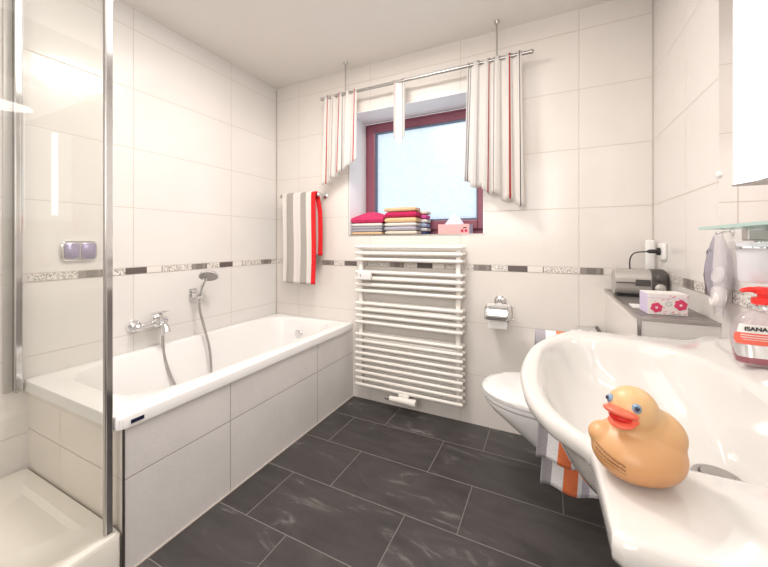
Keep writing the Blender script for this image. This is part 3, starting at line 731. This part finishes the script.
# angles: uniform plus exact corner directions
corners = [math.atan2(y - cB[1], x - cB[0]) for x, y in ((XR, 1.196), (XR, .365), (.060, .365), (.052, .372), (.060, 1.192), (.050, .515))]
ths = sorted([-PI + 2 * PI * k / 180 for k in range(180)] + corners)
OR = [cast(poly, t) for t in ths]
inner = [(x, y) for x, y in sel(.160, .812, .178, .292, 2.7, 160)]
IR = [cast(inner, t) for t in ths]
def rg(fn, z, clampx=True):
    out = []
    for t, o_, i_ in zip(ths, OR, IR):
        r = fn(o_, i_); out.append((min(XR, cB[0] + r * math.cos(t)), cB[1] + r * math.sin(t), z if not callable(z) else z(cB[0] + r * math.cos(t), cB[1] + r * math.sin(t))))
    return out
def wallclamp(ring, ref):
    return [(XR - .0005 if rx > XR - .002 else x, y, z) for (x, y, z), (rx, ry_, rz) in zip(ring, ref)]
# slight upstand of the deck towards the wall
def deck(x, y):
    s = max(0, min(1, (x - .335) / .05)); s = s * s * (3 - 2 * s)
    return ZB + .018 * s
ref = rg(lambda o, i: o, ZB)
# drain position sits a little right of centre: shear the lower bowl rings
def bowl(fr, dz):
    out = []
    sh = min(1, (1 - fr) / .7)
    for t, i_ in zip(ths, IR):
        r = i_ * fr; out.append((cB[0] + r * math.cos(t) + .095 * sh * (1 - fr * .5), cB[1] + r * math.sin(t) - .005 * sh, ZB - dz))
    return out
rs = [wallclamp(rg(lambda o, i: o * .30, ZB - .195), ref), wallclamp(rg(lambda o, i: o * .42, ZB - .186), ref), wallclamp(rg(lambda o, i: o * .57, ZB - .158), ref), wallclamp(rg(lambda o, i: o * .67, ZB - .124), ref), wallclamp(rg(lambda o, i: o * .75, ZB - .086), ref), wallclamp(rg(lambda o, i: o * .81, ZB - .056), ref),
      wallclamp(rg(lambda o, i: o - .020, ZB - .038), ref), wallclamp(rg(lambda o, i: o - .006, ZB - .030), ref), wallclamp(rg(lambda o, i: o - .001, ZB - .022), ref), wallclamp(rg(lambda o, i: o - .0, ZB - .012), ref), wallclamp(rg(lambda o, i: o - .002, lambda x, y: deck(x, y) - .005), ref),
      wallclamp(rg(lambda o, i: o - .007, lambda x, y: deck(x, y) - .001), ref), wallclamp(rg(lambda o, i: o - .012, deck), ref),
      rg(lambda o, i: i + .012 + (o - .024 - i) * .66, deck), rg(lambda o, i: i + .012 + (o - .024 - i) * .33, deck), rg(lambda o, i: i + .012, deck), rg(lambda o, i: i + .004, ZB - .002), rg(lambda o, i: i - .004, ZB - .010),
      bowl(.95, .032), bowl(.89, .064), bowl(.80, .098), bowl(.66, .126), bowl(.48, .144), bowl(.30, .153), bowl(.12, .157)]
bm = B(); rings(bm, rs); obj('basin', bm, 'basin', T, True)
dx_, dy_ = .277, .794
bm = B(); lathe(bm, [(.0, -.004), (.034, -.004), (.036, .002), (.033, .006), (.026, .006), (.024, .003), (.022, .009), (.0, .011)], (dx_ - .010, dy_, ZB - .152)); obj('drain', bm, 'alu', T, True)
bm = B(); tube(bm, [(.25, .80, ZB - .18), (.25, .80, .50), (.25, .80, .47), (XR, .80, .47)], .018, 14); obj('trap_pipe', bm, 'chrome', T, True)

# towel bar and bath towel behind the basin
T = thing('swivel_towel_bar', 'chrome towel bar behind the washbasin', 'towel bar', (XR, 1.235, .72))
zb_ = H - .338; yb_ = 1.232
bm = B(); tube(bm, [(-.015, yb_, zb_), (XR - .001, yb_, zb_)], .007, 10); obj('bar', bm, 'chrome', T, True)
bm = B(); lathe(bm, [(0, 0), (.022, 0), (.022, .008), (.010, .014)], (XR, yb_, zb_), (-1, 0, 0)); obj('mount', bm, 'chrome', T, True)
W_ = (.80, .78, .80); G_ = (.36, .34, .37); O_ = (.75, .19, .07); L_ = (.50, .48, .56)
M['orange_towel'] = stripes('orange_stripe_towel', [(0, G_), (.17, W_), (.34, O_), (.54, W_), (.60, L_), (.72, W_), (.85, G_)], bs=1.0, bscale=260)
def btowel(xa, xb2, drop, off, back):
    def f(u, v):
        A = .06; s = v * (drop + A + back)
        x = xa + (xb2 - xa) * u + .010 * math.sin(v * 6)
        w_ = .009 * math.sin(u * 9 + 1)
        if s < drop:
            k = s / drop
            return (x, yb_ - off - .012 * (1 - k) + w_ * (1 - k), zb_ + .012 - (drop - s) + .006 * math.sin(u * 8) * (1 - k))
        if s < drop + A:
            a = (s - drop) / A * PI; return (x, yb_ - off * math.cos(a), zb_ + .012 + .018 * math.sin(a) * (off / .02))
        return (x, yb_ + off + .002, zb_ + .012 - (s - drop - A))
    return f
o = surf(50, 60, btowel(-.026, .160, .455, .020, .30), 'bath_towel', 'orange_towel', thick=.010)
tag(o, 'white bath towel with orange and grey stripes, longer lower one hanging behind the washbasin', 'towel', 'orange striped towels behind the washbasin')
o = surf(50, 60, btowel(-.038, .140, .365, .034, .26), 'bath_towel', 'orange_towel', thick=.010)
tag(o, 'shorter orange and grey striped towel draped over the longer one behind the washbasin', 'towel', 'orange striped towels behind the washbasin')

# ------------------------------------------------------------------ rubber duck
def duck_mat():
    m, nt, out = newmat('duck_rubber')
    tc = nt.nodes.new('ShaderNodeTexCoord'); sp = nt.nodes.new('ShaderNodeSeparateXYZ')
    # printed lines on the breast, in the duck's own space
    uvm = tc.outputs['Object']; nt.links.new(uvm, sp.inputs[0])
    x, y, z = sp.outputs
    slope = math_(nt, 'ADD', z, math_(nt, 'MULTIPLY', y, .20))
    inrow = None
    for zc, hw in ((.0330, .0014), (.0285, .0014), (.0240, .0006)):
        a = math_(nt, 'LESS_THAN', math_(nt, 'ABSOLUTE', math_(nt, 'SUBTRACT', slope, zc)), hw)
        inrow = a if inrow is None else math_(nt, 'MAXIMUM', inrow, a)
    iny = math_(nt, 'LESS_THAN', math_(nt, 'ABSOLUTE', math_(nt, 'SUBTRACT', y, -.004)), .0185)
    front = math_(nt, 'GREATER_THAN', x, .01)
    nz = N(nt, 'ShaderNodeTexNoise', Scale=900.0); nt.links.new(uvm, nz.inputs['Vector'])
    br = math_(nt, 'GREATER_THAN', nz.outputs[0], .42)
    f = math_(nt, 'MULTIPLY', math_(nt, 'MULTIPLY', inrow, iny), math_(nt, 'MULTIPLY', front, br))
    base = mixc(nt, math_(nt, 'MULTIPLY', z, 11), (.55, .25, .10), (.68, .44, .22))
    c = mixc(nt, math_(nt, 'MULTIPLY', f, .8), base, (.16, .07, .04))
    bsdf(nt, out, c, .38, 0, Subsurface_Weight=.25, Subsurface_Radius=(.02, .01, .005), Subsurface_Scale=.5)
    return m
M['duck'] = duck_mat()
DX, DY = .088, .472
DA = math.radians(231)                # heading of the duck (+x local) in the room
D = thing('rubber_duck', 'yellow rubber duck with orange red beak sitting on the washbasin edge', 'rubber duck', (0, 0, 0))
def dobj(name, bm, mat, smooth=True, mods=None, rotz=0.0):
    bmesh.ops.recalc_face_normals(bm, faces=bm.faces)
    me = bpy.data.meshes.new(name); bm.to_mesh(me); bm.free(); me.materials.append(M[mat])
    for p in me.polygons: p.use_smooth = smooth
    o = bpy.data.objects.new(name, me); C.objects.link(o); o.parent = D
    return o
bm = B()
ell(bm, (-.002, 0, .0300), (.051, .0470, .0330), 40)
ell(bm, (.018, 0, .0290), (.032, .0400, .0270), 32)
ell(bm, (.023, -.024, .0430), (.020, .018, .0135), 24)
ell(bm, (.006, 0, .056), (.022, .024, .022), 28)
ell(bm, (.008, 0, .0800), (.0265, .0262, .0250), 36)
ell(bm, (-.018, .008, .050), (.032, .034, .028), 28)
ell(bm, (-.006, .004, .064), (.024, .026, .024), 28)
# flat base
for v in bm.verts:
    if v.co.z < .0015: v.co.z = .0015 - .0015 * 0
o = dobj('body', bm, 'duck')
md = o.modifiers.new('remesh', 'REMESH'); md.mode = 'VOXEL'; md.voxel_size = .0021; md.use_smooth_shade = True
md = o.modifiers.new('smooth', 'SMOOTH'); md.factor = .5; md.iterations = 12
# beak: open, upper and lower lip
HR = Matrix.Rotation(math.radians(-4), 4, 'Z')
bm = B()
def lip(z0, z1, L, W, up):
    rs = []
    for i in range(9):
        t = i / 8
        x = .030 + L * t; w = W * (1 - t ** 3.0 * .55) ; zc = z0 + (z1 - z0) * t; th = .0042 * (1 - .45 * t)
        rs.append([(x - abs(math.cos(a)) ** 2 * 0 - (1 - math.cos(0)) , 0, 0) for a in (0,)] and [(x - .010 * abs(math.cos(a)) ** 2 * (1 - .3 * t), w * math.cos(a), zc + th * math.sin(a) + up * .006 * (1 - abs(math.cos(a)) ** 2) * (1 - t * .2)) for a in [2 * PI * k / 20 for k in range(20)]])
    rings(bm, rs)
ell(bm, (.0315, 0, .0812), (.0165, .0190, .0050), 28, Matrix.Rotation(math.radians(-12), 3, 'Y'))
ell(bm, (.0285, 0, .0700), (.0145, .0150, .0046), 28, Matrix.Rotation(math.radians(14), 3, 'Y'))
ell(bm, (.0245, 0, .0755), (.0100, .0185, .0095), 24)
o = dobj('beak', bm, 'beak')
md = o.modifiers.new('sub', 'SUBSURF'); md.levels = 1; md.render_levels = 1
bm = B(); ell(bm, (.0310, 0, .0757), (.0110, .0130, .0050), 20); dobj('mouth', bm, 'beak_in')
for s in (-1, 1):
    a = math.radians(38) * s
    c = Vector((.008 + .0232 * math.cos(a), .0232 * math.sin(a), .0892))
    bm = B(); ell(bm, c, (.0044, .0048, .0052), 20); e = dobj('eye', bm, 'duck_eye')
    c2 = c + Vector((math.cos(a) * .0034, math.sin(a) * .0034, .0012))
    bm = B(); ell(bm, c2, (.0026, .0026, .0026), 14); p = dobj('pupil', bm, 'pupil'); p.parent = e
D.scale = (.94, .94, .97); D.location = (DX + .002, DY + .002, ZB + .0005); D.rotation_euler = (0, 0, DA)

# ------------------------------------------------------------------ soap bottle
bc = Vector((.3865, .945, ZB + .0185))
T = thing('soap_dispenser', 'clear hand soap bottle with a red pump on the washbasin', 'soap bottle', bc)
BR = Matrix.Rotation(math.radians(3), 3, 'Z')     # local x = width of the bottle
def brg(w, d, z, n=2.6, k=40):
    return [bc + BR @ Vector((x, y, z)) for x, y in sel(0, 0, w * (1.15 if w > .014 else 1), d, n, k)]
bm = B(); rings(bm, [brg(.030, .014, 0), brg(.036, .018, .002), brg(.0385, .0200, .014), brg(.0415, .0215, .040), brg(.0420, .0215, .062), brg(.037, .020, .086), brg(.027, .017, .102), brg(.016, .014, .110, 2), brg(.0135, .0135, .113, 2), brg(.0135, .0135, .120, 2)]); obj('bottle', bm, 'bottle', T, True)
bm = B(); rings(bm, [brg(.028, .012, .003), brg(.0345, .0165, .005), brg(.037, .0185, .016), brg(.0385, .0195, .030), brg(.0385, .0195, .031)]); obj('soap', bm, 'liquid', T, True)
bm = B(); lathe(bm, [(.0, .113), (.0185, .113), (.0195, .116), (.0195, .121), (.016, .124), (0, .124)], bc); obj('collar', bm, 'chrome', T, True)
bm = B(); lathe(bm, [(.0, .123), (.0165, .123), (.017, .127), (.0165, .136), (.008, .138), (.008, .143), (.0125, .144), (.0125, .155), (.010, .158), (0, .158)], bc)
tube(bm, [bc + BR @ Vector((x, 0, z)) for x, z in ((-.004, .151), (-.020, .152), (-.030, .150), (-.033, .147))], [.0065, .0055, .0045, .004], 12); obj('pump', bm, 'pump', T, True)
def side(w, d, z, a0, a1, k=16, n=2.6, off=.0006):
    out = []
    for i in range(k + 1):
        t = math.radians(a0 + (a1 - a0) * i / k); c, s = math.cos(t), math.sin(t)
        out.append(bc + BR @ Vector((math.copysign(abs(c) ** (2 / n), c) * (w * 1.15 + off), math.copysign(abs(s) ** (2 / n), s) * (d + off), z)))
    return out
# label on the side facing the room (local -y... chosen so that it looks at the viewer)
def wprof(z):
    P_ = [(.002, .036, .018), (.014, .0385, .02), (.040, .0415, .0215), (.062, .042, .0215), (.086, .037, .02), (.102, .027, .017)]
    for (a, w1, d1), (b, w2, d2) in zip(P_, P_[1:]):
        if z <= b: t = (z - a) / (b - a); return w1 + (w2 - w1) * t, d1 + (d2 - d1) * t
    return P_[-1][1:]
LA0, LA1 = 100, 258                    # degrees around the bottle
def band(z0, z1, a0, a1, off, mat, name, ra=0):
    bm = B(); rows = []
    for i in range(9):
        z = z0 + (z1 - z0) * i / 8; w_, d_ = wprof(z)
        e = ra * (abs(2 * i / 8 - 1)) ** 3
        rows.append(side(w_, d_, z, a0 + e, a1 - e, off=off))
    rings(bm, rows, False, False, closed=False); return obj(name, bm, mat, T, True)
band(.044, .068, 196, 292, .0008, 'label', 'front_label', 10)
band(.067, .084, 206, 276, .0012, 'labelw', 'brand_panel')
band(.048, .060, 282, 300, .0016, 'green', 'green_dot', 8)
band(.062, .0635, 220, 280, .0016, 'labelw', 'small_print'); band(.0575, .059, 220, 276, .0016, 'labelw', 'small_print'); band(.0535, .0545, 225, 272, .0016, 'labelw', 'small_print')
band(.018, .043, 190, 340, .0004, 'chrome', 'foil_label', 14)
w_, d_ = wprof(.0755)
tm = Matrix.Translation(bc + BR @ Vector((-.0205, -d_ - .0020, .0755))) @ BR.to_4x4() @ Matrix.Rotation(PI / 2, 4, 'X')
text_mesh('lettering', 'ISANA', .0106, 'ink', T, tm, xs=1.15, bold=.0004)

# ------------------------------------------------------------------ ledge items
T = thing('radio', 'silver grey portable radio with dark round dials on the ledge', 'radio', (.34, 1.77, LZ))
a0 = math.radians(-2)
def rprof(x, y0, y1, z0, z1, r, k=6):
    out = []
    for (yy, zz, s) in ((y1 - r, z1 - r, 0), (y0 + r, z1 - r, 90), (y0 + r, z0 + r, 180), (y1 - r, z0 + r, 270)):
        for i in range(k + 1):
            a = math.radians(s + 90 * i / k); out.append((x, yy + r * math.cos(a), zz + r * math.sin(a)))
    return out
zl = LZ + .001
bm = B(); rings(bm, [rprof(.250, 1.722, 1.80, zl + .012, zl + .106, .034), rprof(.253, 1.716, 1.806, zl + .006, zl + .112, .036), rprof(.376, 1.712, 1.806, zl + .004, zl + .114, .036)]); obj('body', bm, 'radio', T, True)
bm = B(); rings(bm, [rprof(.3762, 1.700, 1.806, zl, zl + .116, .036), rprof(.420, 1.700, 1.806, zl, zl + .116, .036), rprof(.427, 1.708, 1.80, zl + .006, zl + .110, .034)]); obj('end_cap', bm, 'radiod', T, True)
for zz in (.082, .042):
    bm = B(); lathe(bm, [(.0, 0), (.015, 0), (.015, .006), (.012, .008), (0, .008)], (.401, 1.7005, zl + zz), (0, -1, 0)); lathe(bm, [(.016, 0), (.018, .003), (.016, .004)], (.401, 1.7005, zl + zz), (0, -1, 0)); obj('dial', bm, 'radiod' if zz > .05 else 'radio', T, True)
bm = B(); box(bm, (.255, 1.7085, zl + .058), (.325, 1.7125, zl + .062)); obj('slot', bm, 'radiod', T)
bm = B(); box(bm, (.322, 1.708, zl + .048), (.372, 1.7125, zl + .074), .002); obj('display', bm, 'radiod', T)
bm = B(); box(bm, (.262, 1.722, zl - .0005), (.370, 1.79, zl + .006)); obj('foot', bm, 'black', T)

T = thing('flower_box', 'small white box printed with pink flowers on the ledge', 'box', (.330, 1.375, LZ))
rot = Matrix.Rotation(math.radians(5), 4, 'Z'); pc = Vector((.330, 1.375, 0))
def fb(p): return (Matrix.Translation(pc) @ rot @ Matrix.Translation(-pc)) @ Vector(p)
def bxr(a, b, bev=0):
    bm = B(); box(bm, a, b, bev)
    for v in bm.verts: v.co = fb(v.co)
    return bm
fx0, fx1, fy0, fy1, fh = .279, .381, 1.337, 1.412, .068
obj('carton', bxr((fx0, fy0, LZ + .001), (fx1, fy1, LZ + fh), .001), 'boxw', T)
obj('side_panel', bxr((fx0 - .0008, fy0 + .002, LZ + .003), (fx0, fy1 - .002, LZ + fh - .002)), 'boxl', T)
obj('lid_edge', bxr((fx0 - .001, fy0 - .001, LZ + fh - .014), (fx1 + .001, fy0, LZ + fh - .0125)), 'boxl', T)
for cx3, cz3, R3 in ((.3015, .0235, .0118), (.3630, .034, .0125)):
    bm = B()
    for k in range(6):
        a = 2 * PI * k / 6 + .3
        lathe(bm, [(0, 0), (R3 * .62, 0), (R3 * .62, .0004), (0, .0006 + .0001 * k)], (cx3 + R3 * .75 * math.cos(a), fy0 - .0002, LZ + cz3 + R3 * .75 * math.sin(a)), (0, -1, 0), 14)
    for v in bm.verts: v.co = fb(v.co)
    f_ = obj('flower_print', bm, 'flower', T)
    bm = B(); lathe(bm, [(0, 0), (R3 * .3, 0), (R3 * .3, .0014), (0, .0016)], (cx3, fy0 - .0002, LZ + cz3), (0, -1, 0), 12)
    for v in bm.verts: v.co = fb(v.co)
    obj('flower_centre', bm, 'fcentre', f_)
random.seed(5)
bm = B()
for k in range(30):
    x_ = random.uniform(fx0 + .006, fx1 - .004); z_ = random.choice([random.uniform(.042, .064), random.uniform(.004, .012), random.uniform(.02, .06)])
    if min(math.hypot(x_ - .3015, z_ - .024), math.hypot(x_ - .364, z_ - .033)) < .016: continue
    box(bm, (x_, fy0 - .0006, LZ + z_), (x_ + random.uniform(.003, .007), fy0, LZ + z_ + .0016))
for v in bm.verts: v.co = fb(v.co)
obj('small_print', bm, 'flower', T)
bm = B()
for k in range(7):
    a = k * .9; x_ = .3325 + .007 * math.cos(a); z_ = .036 + .006 * math.sin(a)
    box(bm, (x_ - .002, fy0 - .0007, LZ + z_ - .001), (x_ + .002, fy0, LZ + z_ + .001))
for k in range(5): box(bm, (.335 + .006 * k, fy0 - .0007, LZ + .003 + .001 * (k % 2)), (.338 + .006 * k, fy0, LZ + .006))
for v in bm.verts: v.co = fb(v.co)
obj('leaf_print', bm, 'leaf', T)
bm = B(); box(bm, (.262, 1.43, LZ + .0005), (.325, 1.50, LZ + .006), .001); single('white_card', bm, 'white', 'flat white card lying between radio and flower box', 'card')  # small white card on the ledge

# sockets, plug and cable in the right corner
T = thing('wall_socket', 'white wall socket on the right wall above the ledge', 'socket', (XR, 1.82, 1.0))
bm = B(); box(bm, (XR - .014, 1.757, H - .075), (XR, 1.837, H - .005), .005); obj('plate', bm, 'white', T, True)
bm = B(); lathe(bm, [(.0, 0), (.021, 0), (.021, -.003), (.018, -.006)], (XR - .0145, 1.797, H - .040), (-1, 0, 0)); obj('inset', bm, 'white', T, True)
T = thing('power_plug', 'black power plug in the wall socket with a curved cable', 'plug', (.39, 1.797, .97))
bm = B(); tube(bm, [(XR - .0165, 1.797, H - .040), (XR - .026, 1.797, H - .040), (XR - .028, 1.797, H - .040), (XR - .052, 1.797, H - .040), (XR - .060, 1.797, H - .041)], [.016, .016, .009, .008, .004], 16); obj('plug', bm, 'black', T, True)
bm = B(); tube(bm, spline([(XR - .055, 1.80, H - .041), (XR - .090, 1.85, H - .048), (XR - .105, 1.865, H - .072), (XR - .107, 1.868, H - .115), (XR - .10, 1.865, LZ + .02), (XR - .09, 1.84, LZ + .005)]), .0028, 8); obj('cable', bm, 'black', T, True)
T = thing('charger', 'slim white upright device in the corner above the radio', 'charger', (.405, 1.90, LZ))
bm = B(); box(bm, (.393, 1.885, LZ + .001), (.428, 1.915, H + .010), .010, 3); obj('body', bm, 'white', T, True)
bm = B(); box(bm, (.388, 1.875, LZ + .0005), (.432, 1.925, LZ + .012), .004); obj('base', bm, 'white', T, True)

# ------------------------------------------------------------------ mirror, lamp, shelf
T = thing('wall_mirror', 'frameless mirror on the right wall above the washbasin', 'mirror', (XR, .81, H + .036))
bm = B(); box(bm, (XR - .005, .34, H + .040), (XR - .0005, 1.276, H + .98), .0008); obj('glass', bm, 'mirror', T)
bm = B(); lathe(bm, [(.0, 0), (.010, 0), (.010, .004), (.007, .007), (0, .008)], (XR - .0045, 1.272, H + .190), (-1, 0, 0)); obj('clip', bm, 'white', T, True)
T = thing('mirror_lamp', 'bright white wall lamp panel on the mirror', 'lamp', (XR, .90, H + .134))
def pz(z): return [(XR - .006, 1.100, z), (.397, 1.096, z), (.4177, 1.045, z), (.4166, .66, z), (XR - .006, .66, z)]
bm = B(); rings(bm, [pz(H + .137), pz(H + .73)]); obj('diffuser', bm, 'lampface', T)
def pz2(z, e): return [(XR - .006, 1.102, z), (.397 - e, 1.098, z), (.4177 - e, 1.045, z), (.4166 - e, .658, z), (XR - .006, .658, z)]
bm = B(); rings(bm, [pz2(H + .1335, .001), pz2(H + .137, .001)]); obj('end_cap', bm, 'alu', T)
bm = B(); rings(bm, [pz2(H + .73, .001), pz2(H + .738, .001)]); obj('end_cap', bm, 'alu', T)
for yy in (1.018, .735):
    bm = B(); box(bm, (.4085, yy - .015, H + .172), (.4160, yy + .015, H + .70), .003); obj('light_tube', bm, 'tube', T)
T = thing('glass_shelf', 'clear greenish glass shelf under the mirror', 'shelf', (.39, .80, H + .030))
bm = B(); box(bm, (.339, .46, H + .0305), (XR - .001, 1.108, H + .0365)); obj('glass', bm, 'shelfglass', T)
bm = B(); box(bm, (.3365, .46, H + .0303), (.339, 1.108, H + .0367)); box(bm, (.339, 1.108, H + .0303), (XR - .001, 1.110, H + .0367)); obj('polished_edge', bm, 'glassedge', T)
for yy in (1.045, .52):
    bm = B(); box(bm, (XR - .040, yy - .014, H + .003), (XR - .0005, yy + .014, H + .0300), .003); obj('bracket', bm, 'alu', T)
T = thing('tumbler_holder', 'chrome ring holder under the glass shelf', 'holder', (XR, 1.0, H - .02))
bm = B(); box(bm, (XR - .030, 1.012, H - .026), (XR, 1.034, H + .0025), .003)
tube(bm, [(.3985 + .0375 * math.cos(a), .988 + .0375 * math.sin(a), H - .012) for a in [2 * PI * k / 32 for k in range(33)]], .003, 8); obj('ring', bm, 'chrome', T, True)
bm = B(); lathe(bm, [(.0, -.080), (.028, -.080), (.031, -.076), (.0345, 0), (.0345, .004), (.0315, .004), (.028, -.072), (0, -.074)], (.3985, .988, H - .005), cap=False)
single('tumbler', bm, 'frost', 'frosted white tumbler in the chrome ring under the glass shelf', 'tumbler', smooth=True)

# bag of cotton pads hanging by the mirror
T = thing('plastic_bag', 'clear plastic bag with lilac print hanging on the wall beside the mirror', 'bag', (.41, 1.265, H - .19))
by = 1.205
def bagf(sgn):
    def f(u, v):
        wv = .030 + .016 * v ** .8; z = H + .020 - .215 * v
        e = math.sin(PI * u) ** .6 * (.008 + .020 * math.sin(PI * min(1, v * 1.05)) ** 1.2)
        d = Vector((-.18, -.98, 0)); nrm = Vector((-.98, .18, 0))
        p = Vector((.408, by, z)) + d * (-(u - .5) * 2 * wv) + nrm * (e * sgn) + Vector((0, 0, .004 * math.sin(u * 14 + v * 9)))
        return (min(p.x, XR - .002), p.y, p.z)
    return f
surf(24, 30, bagf(1), 'front_film', 'bag', T); surf(24, 30, bagf(-1), 'back_film', 'bag', T)
def pr(u, v):
    p = Vector(bagf(1)(.48 + .50 * u, .03 + .80 * v)); return (p.x - .0012, p.y - .0004, p.z)
surf(10, 24, pr, 'printed_band', 'bagprint', T)
def pr2(u, v):
    p = Vector(bagf(1)(.60 + .22 * u, .50 + .26 * v)); return (p.x - .0024, p.y - .0006, p.z)
surf(6, 8, pr2, 'picture', plain('bag_picture', (.80, .45, .42), .5, var=.3, scale=60), T)
def pr3(u, v):
    p = Vector(bagf(1)(.66 + .30 * u, .19 + .055 * v)); return (p.x - .0024, p.y - .0006, p.z)
bm = B()
for k in range(4):
    p = Vector(bagf(1)(.70 + .07 * k, .22)); box(bm, (p.x - .004, p.y - .003, p.z - .004), (p.x - .0015, p.y + .003, p.z + .005), .0006)
obj('lettering', bm, 'ink', T)
bm = B(); tube(bm, spline([(XR, by, H + .028), (XR - .02, by, H + .026), (XR - .032, by, H + .020), (XR - .034, by, H + .028)]), .0025, 8); lathe(bm, [(.0, 0), (.010, 0), (.010, .004), (0, .005)], (XR, by, H + .028), (-1, 0, 0))
single('wall_hook', bm, 'chrome', 'tiny chrome hook carrying the plastic bag', 'hook', smooth=True)
gc = 'cotton pads inside the plastic bag'
bm = B(); lathe(bm, [(0, -.012), (.024, -.012), (.028, -.006), (.028, .006), (.024, .012), (0, .012)], (.403, by - .010, H - .145), (-.98, .1, .1)); single('cotton_pad', bm, 'cotton', 'round cotton pad pack at the bottom of the plastic bag', 'cotton pad', gc, True)
bm = B(); lathe(bm, [(0, -.006), (.020, -.006), (.024, 0), (.020, .006), (0, .006)], (.405, by - .008, H - .088), (-.98, -.15, .2)); single('cotton_pad', bm, 'cotton', 'small cotton pad above the large one in the plastic bag', 'cotton pad', gc, True)

# ------------------------------------------------------------------ light
def area(name, loc, size, power, col, aim, shape='DISK', sy=None):
    l = bpy.data.lights.new(name, 'AREA'); l.shape = shape; l.size = size; l.energy = power; l.color = col
    if sy: l.size_y = sy
    o = bpy.data.objects.new(name, l); C.objects.link(o); o.location = loc
    o.rotation_euler = (Vector(aim) - Vector(loc)).to_track_quat('-Z', 'Y').to_euler(); return o
area('ceiling_lamp', (-.80, 1.12, 2.19), .38, 14, (1, .93, .85), (-.88, 1.12, 0))
area('added_fill', (-.55, -1.15, 1.6), 1.4, 17, (1, .955, .91), (-.7, 1.6, .8), 'RECTANGLE', 1.0)  # fill light added behind the camera, no fixture there
area('added_fill', (-.72, .6, 2.20), 1.4, 11, (1, .955, .92), (-.72, .6, 0), 'RECTANGLE', 1.6)  # large fill added under the ceiling to even out the room light
wd = bpy.data.worlds.new('World'); S.world = wd; wd.use_nodes = True
bg = wd.node_tree.nodes['Background']; bg.inputs[0].default_value = (.86, .94, 1.0, 1); bg.inputs[1].default_value = 1.08

# ------------------------------------------------------------------ camera
cd = bpy.data.cameras.new('camera'); cam = bpy.data.objects.new('camera', cd); C.objects.link(cam)
cam.location = (0, 0, H); cam.rotation_euler = (PI / 2, 0, math.radians(26.06))
cd.sensor_width = 36; cd.sensor_fit = 'HORIZONTAL'; cd.lens = 337.4 / 768 * 36; cd.shift_y = -41.5 / 768; cd.clip_start = .02
cd.dof.use_dof = True; cd.dof.focus_distance = 1.7; cd.dof.aperture_fstop = 12
S.camera = cam
S.view_settings.view_transform = 'Standard'; S.view_settings.look = 'None'; S.view_settings.exposure = .30; S.view_settings.gamma = 1
